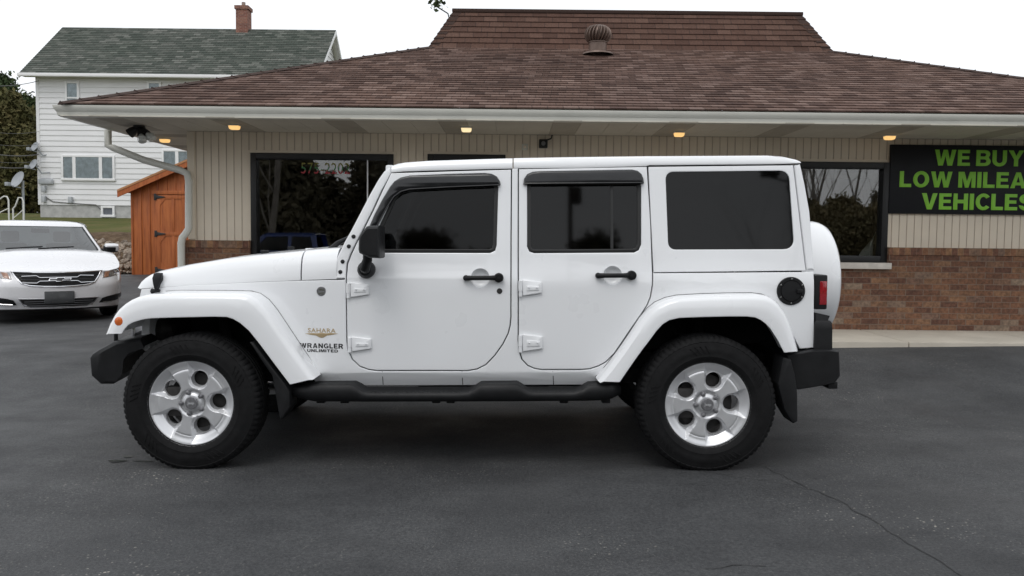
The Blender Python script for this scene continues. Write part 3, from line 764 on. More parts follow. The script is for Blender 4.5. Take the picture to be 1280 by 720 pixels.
# doors
def make_door(outline, win, s, hinges, handle, lock, visor, visor_lip, divider, tint):
    bm = NB()
    hole = offset(ccw(win), -.012)
    hc_ = S(handle[3], handle[2]+.2); cup = [(hc_[0]+.0535*math.cos(2*PI*k/32), hc_[1]+.0535*math.sin(2*PI*k/32)) for k in range(32)]
    panel(bm, outline, [hole, cup], fmap=sidemap(s), thick=.03, r=.0045, step_v=STEP)
    door = fin(bm, 'door', M['white'], jeep, wn=True)
    bm = NB(); panel(bm, offset(ccw(win), -.0125), [offset(ccw(win), .010)], fmap=sidemap(s, -.006), thick=.012, r=.002, step_v=STEP)
    if divider:
        a, b = S(divider-2, 230), S(divider+2, 314)
        panel(bm, [(a[0], b[1]), (b[0], b[1]), (b[0], a[1]), (a[0], a[1])], fmap=sidemap(s, -.009), thick=.006, r=.001, step_v=.1)
    fin(bm, 'window_seal', M['seal'], door)
    bm = NB(); panel(bm, offset(ccw(win), -.006), fmap=sidemap(s, -.014), thick=.004, r=.0005, step_v=STEP)
    fin(bm, 'window', tint, door, wn=True)
    bm = NB()
    vo = ccw(SP(visor, .012))
    def vm(u, v, d):
        return Vector((u, s*(yside(u, v)+.026-d), v))
    panel(bm, vo, fmap=vm, thick=.024, r=.014, step_v=.03)
    # raised lip along the lower edge
    li = [S(p[0], p[1], .02) for p in visor_lip]
    tube(bm, [Vector((x, s*(yside(x, z)+.026), z)) for x, z in li], .0045, 6)
    fin(bm, 'window_visor', M['gloss'], door, wn=True)
    for hx, hy, hx1, hy1 in hinges:
        bm = NB()
        a, b = S(hx+5.5, hy1-1), S(hx1, hy)
        panel(bm, rounded([(a[0], a[1]), (b[0], a[1]+.017), (b[0], b[1]-.006), (a[0], b[1]+.006)], .004, 2), fmap=sidemap(s, .016), thick=.016, r=.003)
        m0, m1 = S(hx+10, hy1-7), S(hx1-3, hy+6)
        panel(bm, [(m0[0], m0[1]), (m1[0], m0[1]+.004), (m1[0], m1[1]-.004), (m0[0], m1[1])], fmap=sidemap(s, .0195), thick=.005, r=.002)
        c0, c1 = S(hx+.2, hy1), S(hx+5, hy)
        xx = (c0[0]+c1[0])/2; yy = s*(yside(xx, c0[1])+.008)
        lathe(bm, [(.003, c0[1]), (.011, c0[1]), (.011, (c0[1]*1.3+c1[1]*.7)/2), (.013, (c0[1]*1.28+c1[1]*.72)/2), (.013, c1[1]), (.003, c1[1])], 14, 'Z', (xx, yy, 0), True, True)
        for q in (.32, .75):
            xb = lerp(a[0], b[0], q); zb = (a[1]+b[1])/2+.006
            lathe(bm, [(.0045, s*.0), (.0045, s*.006), (.002, s*.008)], 10, 'Y', (xb, s*(yside(xb, zb)+.019), zb), False, True)
        fin(bm, 'hinge', M['white'], door)
    hx0, hx1, hy, cxp = handle
    (xa, za), (xb, zb), (xc, zc_) = S(hx0+4, hy+.3), S(hx1-5.5, hy), S(cxp, hy+.2)
    Y = lambda x, z, o=0: s*(yside(x, z)+o)
    bm = NB()   # shallow round finger cup with a rolled rim
    lathe(bm, [(.0545, -s*.002), (.0525, -s*.004), (.050, -s*.013), (.044, -s*.021), (.033, -s*.026), (.015, -s*.028), (.001, -s*.0285)], 36, 'Y', (xc, Y(xc, zc_), zc_))
    fin(bm, 'finger_cup', M['white'], door, angle=60)
    bm = NB()
    rings = []
    for t, hw in ((0, .010), (.06, .0145), (.16, .015), (.25, .0135), (.75, .0135), (.85, .015), (1, .017)):
        x = lerp(xa-.012, xb, t); z = lerp(za, zb, t); o = .034 - .014*abs(2*t-1)**3
        rings.append([Vector((x, Y(x, z, o+.012*math.sin(a)*1), z+hw*math.cos(a))) for a in [2*PI*k/12 for k in range(12)]])
    loft(bm, rings)
    for xx in (xa, xb):
        lathe(bm, [(.017, s*.0), (.016, s*.03), (.004, s*.034)], 16, 'Y', (xx, Y(xx, za), za), False, True)
    lathe(bm, [(.028, s*.0), (.028, s*.03), (.025, s*.036), (.019, s*.038), (.0185, s*.034), (.017, s*.034), (.015, s*.040), (.003, s*.041)], 24, 'Y', (xb, Y(xb, zb), zb), False, True)
    fin(bm, 'handle', M['plastic'], door)
    if lock:
        x, z = S(*lock); bm = NB()
        lathe(bm, [(.0165, 0), (.0165, s*.003), (.013, s*.005), (.012, s*.003), (.002, s*.003)], 18, 'Y', (x, Y(x, z), z), False, True)
        fin(bm, 'door_lock', M['steel'], door)
    return door
FV = [(461.5,283),(468,268),(478,249),(487,234),(493,226.5),(501,221.8),(512,219.3),(560,217.2),(606,216),(615,217.2),(621,220.5),(625,226.5),(625.8,231),(560,233.8),(512,236.5),(501,239.5),(492.5,246),(484,259),(474,277.5),(470,284)]
FVL = [(471,283),(484,259),(492.5,246),(501,239.5),(512,236.5),(560,233.8),(625,231)]
RV = [(654,230.3),(655,223.5),(659,217.5),(666,214.6),(675,213.8),(790,211.8),(797,213.4),(802,217.5),(804.6,224),(805,229.2)]
RVL = [(655,229.5),(804,228.5)]
for s in (-1, 1):
    make_door(fd, fwin, s, [(433.2,354,461.5,372.5),(435,422,464,440)], (578.5,629,347,600.3), (624.4,363.8), FV, FVL, None, M['tintf'])
    make_door(rd, rwin, s, [(648,351,677,370.5),(648,419,678,440)], (743.5,794.5,344,766), None, RV, RVL, 765, M['tint'])

# hardtop: roof shell in two pieces, quarter panels, rear corner strips, rear window
ROOF_F = [(489,207.6,216),(496,205,215.2),(505,203.6,214.4),(535,201.4,213.4),(590,199.6,212),(640.6,198.2,210.8)]
ROOF_R = [(642,198,210.6),(720,196.6,210.3),(808,195.6,207.8),(812,195.5,206.6),(900,195,205.8),(962,194.6,205.3),(982,196.2,204.9),(996,199.8,204.4),(1001,202.6,204)]
def roof_part(stations, name):
    bm = NB(); rings = []
    for px, pt, pb in stations:
        x, zb = S(px, pb); ztop = J(px, pt, -.60)[1]; h = ztop-zb; ys = yside(x, zb)
        half = [(-(ys-.03), zb), (-(ys), zb+.001), (-(ys+.001), zb+.15*h), (-(ys-.004), zb+.5*h), (-(ys-.016), zb+.78*h), (-(ys-.045), zb+.95*h), (-(ys-.10), ztop), (-.35, ztop+.012), (0, ztop+.016)]
        ring = half + [(-y, z) for y, z in half[-2::-1]]
        x2 = lambda y: x + (.0)
        rings.append([Vector((x2(y), y, z)) for y, z in ring])
    loft(bm, rings)
    return fin(bm, name, M['white'], jeep, angle=28)
roof_part(ROOF_F, 'roof_panel'); hardtop = roof_part(ROOF_R, 'hardtop')
QW = rounded(SP([(834.5,217.5),(984,215.8),(990.5,309),(838,309.5)]), [.035,.05,.05,.035], 5)
for s in (-1, 1):
    bm = NB()
    # quarter panel with a dished window surround
    panel(bm, SP([(810.5,208.6),(991.5,206.6),(1007.4,338.4),(817,340.6),(815,300)]), [offset(ccw(QW), -.012)], fmap=sidemap(s), thick=.03, r=.004, step_v=STEP)
    q = fin(bm, 'quarter_panel', M['white'], hardtop, wn=True)
    bm = NB(); panel(bm, offset(ccw(QW), -.014), fmap=sidemap(s, -.010), thick=.005, r=.0005, step_v=STEP)
    fin(bm, 'quarter_window', M['tint'], hardtop, wn=True)
    bm = NB()
    x0 = S(1000, 260)[0]
    def cm(u, v, d):
        xe = lerp(S(992.3, 206.6)[0], S(1008, 338.2)[0], (v-S(992, 206)[1])/(S(1008, 338)[1]-S(992, 206)[1]))
        return Vector((u, s*(yside(u, v)-d-.9*max(0, u-xe-.012)**1.5), v))
    panel(bm, SP([(992.6,206.5),(1001,204.5),(1007,230),(1013.5,265),(1018.8,338),(1008.4,338.2)]), fmap=cm, thick=.05, r=.012, step_v=STEP)
    fin(bm, 'corner_panel', M['white'], hardtop, wn=True)
bm = NB()
xt, zt2 = S(1000, 206); xb2, zb2 = S(1017.5, 338)
rm = lambda u, v, d: Vector((lerp(xb2, xt, (v-zb2)/(zt2-zb2)) - d - .012, u, v))
panel(bm, [(-.72,zb2),(.72,zb2),(.66,zt2-.005),(-.66,zt2-.005)], [rounded([(-.56,zb2+.06),(.56,zb2+.06),(.52,zt2-.10),(-.52,zt2-.10)], .04)], fmap=rm, thick=.02, r=.005)
fin(bm, 'tailgate_frame', M['white'], hardtop)
bm = NB(); panel(bm, [(-.57,zb2+.05),(.57,zb2+.05),(.53,zt2-.09),(-.53,zt2-.09)], fmap=lambda u, v, d: rm(u, v, d+.006), thick=.004, r=.001)
fin(bm, 'rear_window', M['tint'], hardtop)

# windshield frame and glass
bm = NB()
WP = SP([(413.6,348.4),(420.6,324),(430,304),(439,288),(450,267),(463,242),(473,224.5),(480,214.5),(488.2,208.4)], 0) 
WI = SP([(488.9,216.2)], 0) + [ (p[0]-.006, p[1]) for p in SP([(477.5,239),(466.5,263),(457.5,281),(447,301),(439,318),(434.5,330),(433.2,348)])]
for s in (-1, 1):
    panel(bm, WP+WI, fmap=sidemap(s), thick=.06, r=.007, step_v=STEP)
xt, ztp = S(481, 213); xb_, zb_ = S(420, 326)
box(bm, xt-.0, xt+.05, -.67, .67, ztp-.03, ztp+.035, .012)
wf = fin(bm, 'windshield_frame', M['white'], jeep, wn=True)
for px, py in ((442,295.7),(436,307.9),(428.3,327),(425.5,340)):
    for s in (-1, 1):
        bm = NB(); x, z = S(px, py); lathe(bm, [(.0125, 0), (.0125, s*.003), (.010, s*.007), (.002, s*.0085)], 14, 'Y', (x, s*yside(x, z), z), False, True)
        fin(bm, 'bolt', M['decal'], wf)
bm = NB()
gl = [(xb_+.03, -.73, zb_-.02), (xb_+.03, .73, zb_-.02), (xt+.02, .655, ztp), (xt+.02, -.655, ztp)]
loft(bm, [[Vector(p) for p in gl], [Vector(p)+Vector((.006, 0, .002)) for p in gl]])
fin(bm, 'windshield', M['glass'], wf)

# hood and cowl
HS = [ # px, seam y, silhouette y at the centre bulge
 (174.5,361,357.5),(179,360.6,350),(184,360.2,345.3),(190,359.8,341.4),(202,359,337),(220,357.8,333),(238,356.6,329.4),(275,354.6,323.4),(313,352.6,318.2),(345,351.6,315),(375.4,350.2,312.4)]
CS = [(377.2,350.2,312.4),(395,349.6,310.5),(414,349,308.5),(420.5,348.9,308)]
SIL = [(174.8,359.5),(176.5,355.5)] + [(a, c) for a, b, c in HS[1:]] + [(395,310.5),(414,308.5),(421,308),(440,307)]
def sil(px):
    for (a, ya), (b, yb_) in zip(SIL, SIL[1:]):
        if px <= b: return lerp(ya, yb_, max(0, (px-a)/(b-a)))
    return SIL[-1][1]
def hood_part(st, name):
    bm = NB(); rings = []
    for px, ys, yt in st:
        x, zs = S(px, ys); hw = yside(x, zs)-.002
        w_ = sstep(300, 205, px); ppx = 640-(640-px)*(JY-hw)/(JY-.30)
        xa, za = J(px, sil(px), -.5); zb = J(ppx, sil(ppx), -.30)[1]
        zc_ = lerp(zb, za, w_); d = max(.004, zc_-zs); dx = (xa-x)*w_
        prof = [(hw, 0, 0), (hw-.002, .24, .02), (hw-.008-.02*d, .48, .12), (hw-.022-.04*d, .70, .35), (hw-.055-.07*d, .86, .65), (hw-.12, .94, .9), (.40, .972, 1), (.345, .982, 1), (.30, 1.0, 1), (.15, 1.03, 1.03), (0, 1.04, 1.04)]
        half = [(-y, zs+k*d, q) for y, k, q in prof]; ring = half + [(-y, z, q) for y, z, q in half[-2::-1]]
        rings.append([Vector((x+q*dx, y, z)) for y, z, q in ring])
    loft(bm, rings)
    return fin(bm, name, M['white'], jeep, angle=35)
hood = hood_part(HS, 'hood'); cowl = hood_part(CS, 'cowl')
def hood_z(px, yl, py): return J(px, py, yl)
for px, py, yl, sc_ in ((331,316.2,-.36,1.0),(364,310.8,.36,.9)):
    bm = NB(); x, z = J(px, py, yl); box(bm, x-.022*sc_, x+.022*sc_, yl-.02, yl+.02, z-.006, z+.018*sc_, .005)
    fin(bm, 'washer_nozzle', M['plastic'], hood)
for s in (-1, 1):
    bm = NB()
    for pts, a, b in (([(190.5,355),(189.5,348),(191.5,342),(195,341),(200.5,341.5),(200.8,350),(198,355.5),(196,362),(192.5,362)], .028, .034), ([(185.8,364),(187.5,361),(191,361.8),(193,356),(196,356.5),(196,361.5),(198,362.5),(197.5,367),(191,368.2),(187,367)], .018, .03)):
        panel(bm, SP(pts, .03), fmap=sidemap(s, a), thick=b, r=.006)
    fin(bm, 'hood_latch', M['plastic'], hood)
bm = NB()
x, z = J(409.5, 313, -.45); x1, z1 = J(434, 297, -.40); 
tube(bm, [(x, -.45, z-.01), (lerp(x, x1, .5), -.42, lerp(z, z1, .5)+.004), (x1, -.35, z1)], [.02,.017,.012], 8)
tube(bm, [(x-.01, -.46, z), (x-.03, .1, z+.01)], .012, 6); tube(bm, [(x+.01, .1, z), (x1+.03, .25, z1+.02)], .012, 6)
fin(bm, 'wiper', M['plastic'], cowl)
bm = NB()
x, z = J(389, 312.5, -.2); box(bm, x-.03, x+.03, -.24, -.17, z-.01, z+.012, .006); fin(bm, 'hood_bumper', M['white'], cowl); bm = NB(); x, z = J(411, 314, -.6); box(bm, x-.012, x+.02, -.64, -.60, z-.012, z+.012, .004)
fin(bm, 'hood_bumper', M['white'], cowl)
# grille with seven slots, round headlights
zg = S(176, 361)[1]; gw = yside(xf, zg)
gm = lambda u, v, d: Vector((xf-.015+.05*(v-.7)+d*1.0-.0, u, v))
slots = [rounded([(k*.085-.026, .72), (k*.085+.026, .72), (k*.085+.026, 1.0), (k*.085-.026, 1.0)], .024, 4) for k in range(-3, 4)]
bm = NB(); panel(bm, rounded([(-gw+.01,.64),(gw-.01,.64),(gw-.012,zg),(-gw+.012,zg)], [.08,.08,.03,.03]), slots, fmap=gm, thick=.05, r=.008)
grille = fin(bm, 'grille', M['white'], jeep)
for s in (-1, 1):
    bm = NB(); lathe(bm, [(.095,-.012),(.09,-.02),(.088,-.012),(.05,-.03),(.005,-.036)], 28, 'X', (xf-.012, s*.44, .92), False, True)
    fin(bm, 'headlight', M['chrome'], grille)
bm = NB(); box(bm, xf+.04, xf+.06, -.36, .36, .66, 1.02); fin(bm, 'radiator', M['void'], grille)

# fender flares
FO = [(132.3,416.5),(137,405),(143,394),(149,386),(156,379.8),(164,374.6),(174,370.4),(186,367.8),(205,366.6),(240,366.4),(275,366.3),(303,366.6),(315,369.6),(326,377),(337,389.5),(352,411),(372,440),(395,472)]
FI = [(152.5,417),(154,414),(157,410),(160,406.8),(164,404.2),(170,401.8),(178,399.6),(188,398.2),(206,397.4),(240,396.6),(268,396),(283,396.4),(291,398.8),(300,404),(311,413.5),(325,431),(342,454),(362,480.5)]
RO = [(747,475.5),(760,460),(775,440),(789,419.5),(802,399.5),(812,387.5),(822,379.5),(835,373.8),(849,370.8),(880,369),(915,368),(945,367.8),(958,369.4),(967,373.5),(974,379.5),(982,391),(991,413),(998,438)]
RI = [(775,477.5),(785,463),(794,450),(803,437.5),(813,424.5),(821,413.5),(828.5,405.5),(837,400.3),(849,397.6),(880,396.4),(910,395.8),(934,395.8),(944,397),(951,400.2),(957,404.6),(963,411),(972,425),(980,440.5)]
def flare(O, I, s, front):
    bm = NB(); rings = []; n = len(O)
    for k in range(n):
        o = Vector(J(O[k][0], O[k][1], -.885)); i = Vector(J(I[k][0], I[k][1], -.928))
        a = Vector(J(*O[max(k-1,0)], -.885)); b = Vector(J(*O[min(k+1,n-1)], -.885)); t = (b-a).normalized(); nn = Vector((-t.y, t.x))
        if nn.dot(o-i) < 0: nn = -nn
        yb = .60 if front else .74
        w_ = (o-i)
        pts = [(o+nn*.004, yb), (o+nn*.002, .80), (o-nn*.001, .872), (o-nn*.005, .888), (o-nn*.016, .906), (o-w_*.26, .919), (o-w_*.60, .926), (o-w_*.94, .929), (i+nn*.001, .926), (i+nn*.004, .918), (i+nn*.022, .86), (i+nn*.03, yb)]
        rings.append([Vector((p.x, s*y, p.y)) for p, y in pts])
    loft(bm, rings)
    fl_ = fin(bm, 'fender_flare', M['white'], jeep, angle=40, wn=True)
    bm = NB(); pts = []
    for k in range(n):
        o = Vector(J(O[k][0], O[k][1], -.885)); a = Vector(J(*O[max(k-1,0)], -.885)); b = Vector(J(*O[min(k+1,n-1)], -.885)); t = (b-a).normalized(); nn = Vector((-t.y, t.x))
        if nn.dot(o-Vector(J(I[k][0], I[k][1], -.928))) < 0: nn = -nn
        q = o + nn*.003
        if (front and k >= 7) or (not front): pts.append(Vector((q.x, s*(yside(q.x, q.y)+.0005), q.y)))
    tube(bm, pts, .0019, 6); fin(bm, 'flare_gap_shadow', M['seal'], fl_)  # thin black tube drawn as the shadow in the flare-to-body gap
    return fl_
for s in (-1, 1):
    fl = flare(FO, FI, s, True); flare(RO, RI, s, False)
    bm = NB(); x, z = J(148, 402, -.93)
    lathe(bm, [(.0265, 0), (.0265, s*.005), (.022, s*.010), (.01, s*.013), (.001, s*.0135)], 24, 'Y', (x, s*.918, z), False, True)
    fin(bm, 'side_marker_light', M['orange'], fl)
# wheel arch liner lips are part of the wells

# wheels
def tyre_bm():
    bm = NB(); R = .402; seg = 288
    half = [(.236,.085),(.247,.108),(.256,.112),(.262,.118),(.285,.1265),(.288,.1255),(.31,.1285),(.334,.1285),(.338,.1265),(.356,.1245),(.366,.121),(.370,.1225),(.382,.116),(.391,.108),(.3985,.096),(.401,.08),(.402,.05),(.402,.046),(.392,.043),(.392,.034),(.402,.031),(.402,.007),(.392,.004)]
    prof = [(r, -y) for r, y in half] + [(r, y) for r, y in half[::-1]]
    n = len(prof)
    def rad(k, i, r):
        j = k if k < n/2 else n-1-k
        if 11 <= j <= 15:
            ph = (i + (2 if k >= n/2 else 0)) % 4
            if ph < 1: return r - (.003 if j < 13 else .007)
        if 16 <= j <= 17 and (i % 4) < 1: return r-.005
        return r
    rings = lathe(bm, prof, seg, 'Y', rad=rad)
    # moulded slanted ribs on the sidewall
    for a0 in (.35, 1.55, 2.75, 3.75, 4.95):
        for q in range(4):
            a = a0 + q*.085
            pr = []
            for r, da in ((.300, 0), (.348, .09)):
                pr.append([(r, a+da-.016), (r, a+da+.016)])
            v = [(r*math.cos(t), r*math.sin(t)) for r, t in (pr[0][0], pr[0][1], pr[1][1], pr[1][0])]
            for sy in (-1, 1):
                loft(bm, [[Vector((x, sy*.120, z)) for x, z in v], [Vector((x, sy*.1312, z)) for x, z in offset(ccw(v), .002)]] if area2(v) > 0 else [[Vector((x, sy*.120, z)) for x, z in v[::-1]], [Vector((x, sy*.1312, z)) for x, z in offset(v[::-1], .002)]])
    # flatten where the tyre meets the ground
    for v in bm.verts:
        if v.co.z < -.4005: v.co.z = -.4005
    return bm
HOLES = [math.radians(74+72*k) for k in range(5)]
def rim_bm():
    bm = NB(); NR, NA = 46, 340; R0, R1 = .028, .249; RH, HC = .047, .144
    def h(r, a):
        # face depth: rolled lip, flat disc with a fine ring step, five scoops falling toward the round holes
        base = lerp(.016, .013, sstep(.06, .18, r)) + .0035*sstep(.190, .193, r) - .002*sstep(.196, .20, r)
        base = lerp(base, .004, sstep(.205, .246, r)) + .008*sstep(.085, .070, r) - .010*sstep(.060, .040, r)
        x, z = r*math.cos(a), r*math.sin(a); dep = 0
        for t in HOLES:
            u = x*math.cos(t)+z*math.sin(t); v = -x*math.sin(t)+z*math.cos(t)
            if u < .06: continue
            d = math.hypot(u-HC, v); wdt = .060 + max(0, u-HC)*.34
            inside = min(wdt-abs(v), .060-d) if u < HC else wdt-math.hypot(v, 0)
            if inside <= 0: continue
            dep = max(dep, min(inside*1.35, .030, max(0, .240-r)*.58))
        return base + dep
    vs = []
    for i in range(NR+1):
        r = lerp(R0, R1, i/NR); row = []
        for k in range(NA):
            a = 2*PI*k/NA; x, z = r*math.cos(a), r*math.sin(a)
            for t in HOLES:
                cx, cz = HC*math.cos(t), HC*math.sin(t); d = math.hypot(x-cx, z-cz)
                if abs(d-RH) < .0034 and d > 1e-6: x, z = cx+(x-cx)/d*RH, cz+(z-cz)/d*RH
            row.append(bm.verts.new((x, -.108+h(math.hypot(x, z), math.atan2(z, x)), z)))
        vs.append(row)
    for i in range(NR):
        for k in range(NA):
            q = [vs[i][k], vs[i][(k+1)%NA], vs[i+1][(k+1)%NA], vs[i+1][k]]
            c = sum((v.co for v in q), Vector())/4
            if any(math.hypot(c.x-HC*math.cos(t), c.z-HC*math.sin(t)) < RH-.0003 for t in HOLES): continue
            bm.faces.new(q)
    for t in HOLES:
        lathe(bm, [(RH+.0006, -.070), (RH-.001, -.052), (RH-.003, -.038)], 40, 'Y', (HC*math.cos(t), 0, HC*math.sin(t)))
    lathe(bm, [(.249,-.108),(.2515,-.110),(.254,-.106),(.252,-.098),(.238,-.085),(.225,-.05),(.222,.09),(.25,.108)], 72, 'Y')
    for k in range(0):
        lathe(bm, [(.0135,-.088),(.0135,-.1),(.012,-.104),(.0105,-.116),(.008,-.120),(.001,-.121)], 12, 'Y', (x, 0, z), False, True)
    return bm
def make_wheel():
    bm = NB(); lathe(bm, [(.05,-.02),(.165,-.012),(.165,.01),(.05,.015)], 36, 'Y'); lathe(bm, [(.07,-.088),(.07,.06)], 20, 'Y', cap0=False, cap1=True)
    box(bm, -.17, -.06, -.06, .0, -.09, .09, .02)
    wh = fin(bm, 'wheel', M['steel'], jeep)
    fin(tyre_bm(), 'tyre', M['rubber'], wh, angle=38)
    fin(rim_bm(), 'rim', M['silver'], wh, angle=30, recalc=True)
    bm = NB(); lathe(bm, [(.030,-.088),(.036,-.096),(.036,-.106),(.033,-.110),(.001,-.1115)], 28, 'Y', cap1=True)
    fin(bm, 'hub_cap', M['grey'], wh)
    for k in range(5):
        bm = NB(); a = math.radians(110+72*k); x, z = .0635*math.cos(a), .0635*math.sin(a)
        lathe(bm, [(.0145,-.076),(.0145,-.092),(.0125,-.096),(.0105,-.106),(.007,-.110),(.001,-.111)], 12, 'Y', (x, 0, z), False, True); fin(bm, 'lug_nut', M['grey'], wh)
    bm = NB(); text_bm(bm, 'Jeep', .040, .020, (0, -.1112, 0), bold=.02, ext=.002); fin(bm, 'hub_lettering', M['silver'], wh)
    return wh
WX = [(-1.841, .386), (1.119, .384)]
wheel0 = None
(wxf, wzf), (wxr, wzr) = J(237, 505, -.915), J(885.5, 507, -.915)
for x, z in ((wxf, wzf), (wxr, wzr)):
    for s in (-1, 1):
        wh = make_wheel() if wheel0 is None else copy_tree(wheel0, jeep)
        wheel0 = wheel0 or wh
        wh.location = (x, s*.787, z); wh.rotation_euler = (0, 0, 0) if s < 0 else (0, 0, PI)

# front bumper with end caps
bm = NB()
bx = [J(110.5,447,-.80), J(113,443,-.80), J(121,437.5,-.80), J(141,427,-.80), J(176,422,-.80), J(181,432,-.80), J(158,440,-.80), J(151,449,-.80), J(149,470,-.80), J(140,480.5,-.80), J(124,480.5,-.80), J(112.5,470,-.80)]
rings = []
for y, f, dx in ((-.815,.86,.03),(-.80,.96,.008),(-.78,1,0),(-.6,1,-.03),(-.45,1.02,-.06),(0,1.02,-.08),(.45,1.02,-.06),(.6,1,-.03),(.78,1,0),(.80,.96,.008),(.815,.86,.03)):
    cx = sum(p[0] for p in bx)/len(bx); cz = sum(p[1] for p in bx)/len(bx)
    rings.append([Vector((cx+(x-cx)*f+dx, y, cz+(z-cz)*f)) for x, z in bx])
loft(bm, rings)
x, z = J(119, 438, -.4)
for k in range(1): box(bm, x+.06, x+.26, -.42, .42, z-.03, z+.035, .02)
fin(bm, 'front_bumper', M['plastic'], jeep, angle=28)
bm = NB()
x, z = J(147, 425, -.7); tube(bm, [(x, -.72, z-.06), (x, -.72, z+.12)], .012, 8); fin(bm, 'bumper_strut', M['plastic'], jeep); bm = NB()
x, z = J(171, 413, -.55)
box(bm, x-.012, x+.012, -.60, -.42, z-.07, z+.07, .006)
fin(bm, 'bumper_bracket', M['chrome'], jeep)
bm = NB(); x, z = J(200, 412, -.5); lathe(bm, [(.02,-.06),(.07,-.05),(.075,.02),(.03,.07)], 14, 'X', (x, -.46, z), True, True); fin(bm, 'horn', M['steel'], jeep)

# side steps
def step_bar(s):
    bm = NB(); rings = []
    st = [(361.5,486.5,495.5,.80),(370,484.5,498,.86),(392,480.6,503,.90),(440,480,503.3,.905),(447,483.5,503.3,.905),(453,488.6,503.4,.905),(462,490.5,503.4,.905),(575,490.5,503.2,.905),(586,489.5,503.2,.905),(594,485,503.2,.905),(601,480.4,503.1,.905),(646,480,503,.905),(652,483,503,.905),(659,488,502.8,.905),(668,489.6,502.7,.905),(718,489.6,502.4,.905),(728,486.5,502.3,.905),(737,481,502.2,.905),(750,480.2,501.5,.90),(765,480.3,499.5,.88),(776,483,494,.82)]
    for px, yt, yb, yo in st:
        x, z1 = J(px, yt, -yo+.02); _, z0 = J(px, yb, -yo); dz = z1-z0
        zb_ = J(px, 484.5, -.80)[1] if yt > 482 else z1-.004
        pts = [(yo-.06, z0), (yo-.03, z0), (yo-.012, z0+.10*dz), (yo-.002, z0+.38*dz), (yo, z0+.62*dz), (yo-.006, z0+.90*dz), (yo-.016, z1), (yo-.12, z1 if yt < 482 else z1-.003), (yo-.14, max(z1, zb_)), (yo-.17, max(z1, zb_)-.005), (yo-.17, z0+.02)]
        rings.append([Vector((x, s*y, z)) for y, z in pts])
    loft(bm, rings)
    # tread studs on the two step pads
    for a, b in ((464,576),(668,718)):
        px = a
        while px < b:
            for yl in (.872, .845, .818):
                x, z = J(px, 490.2, -yl); lathe(bm, [(.008, z-.004), (.006, z+.0045), (.001, z+.005)], 8, 'Z', (x, s*yl, 0), False, True)
            px += 5
    for px in (400, 430, 545, 563, 705, 758):
        x, z = J(px, 503, -.8); box(bm, x-.025, x+.025, min(s*.5, s*.79), max(s*.5, s*.79), z-.008, z+.02, .006)
    return fin(bm, 'side_step', M['plastic'], jeep, angle=45)
for s in (-1, 1): step_bar(s)
# sill seams below the doors
bm = NB()
for px in (478, 577.5, 691):
    (x, z), (x2, z2) = S(px, 464.5), S(px+1, 481)
    for s in (-1, 1):
        loft(bm, [[Vector((xx-.002, s*(yside(xx, zz)+.0006), zz)), Vector((xx+.002, s*(yside(xx, zz)+.0006), zz)), Vector((xx+.002, s*(yside(xx, zz)-.01), zz)), Vector((xx-.002, s*(yside(xx, zz)-.01), zz))] for xx, zz in ((x, z), (lerp(x, x2, .5), lerp(z, z2, .5)), (x2, z2))])
fin(bm, 'sill_seam', M['void'], body)

# mirrors
def mirror(s):
    bm = NB()
    yl = -.98
    f = [(451,296),(453,292.5),(460.5,283.2),(463.5,282.2),(476.5,282),(477.3,284),(477.3,321.5),(476.5,322.8),(464,322.2),(456,318.5),(451.5,316),(450.6,312)]
    o = [J(px, py, yl) for px, py in f]; cx = sum(p[0] for p in o)/len(o); cz = sum(p[1] for p in o)/len(o)
    rings = []
    for y, k in ((-1.075,.80),(-1.065,.92),(-1.045,.985),(-1.01,1.0),(-.90,1.0),(-.86,.97),(-.845,.85)):
        rings.append([Vector((cx+(x-cx)*k+ (.02*(1-k) if 1 else 0), -s*y*-1 if False else s*-y, cz+(z-cz)*k)) for x, z in o])
    loft(bm, rings)
    m = fin(bm, 'side_mirror', M['plastic'], jeep, angle=40)
    bm = NB()
    xa, za = J(458, 318, -.96); xb, zb = J(455.5, 337.5, -.86)
    tube(bm, [(xa, s*.93, za+.03), (xa, s*.925, za-.03), (xb+.008, s*.89, zb+.015), (xb, s*.83, zb)], [.026,.027,.03,.028], 12)
    lathe(bm, [(.051, s*.0), (.052, s*.03), (.048, s*.055), (.034, s*.078), (.012, s*.086), (.001, s*.087)], 24, 'Y', (xb, s*(yside(xb, zb)-.002), zb), False, True)
    fin(bm, 'mirror_arm', M['plastic'], m)
    bm = NB(); x = max(p[0] for p in o); panel(bm, rounded([(-1.05,cz-.08),(-.87,cz-.08),(-.87,cz+.075),(-1.05,cz+.075)], .02), fmap=lambda u, v, d: Vector((x-.004-d, s*-u, v)), thick=.004, r=.001)
    fin(bm, 'mirror_glass', M['chrome'], m)
for s in (-1, 1): mirror(s)

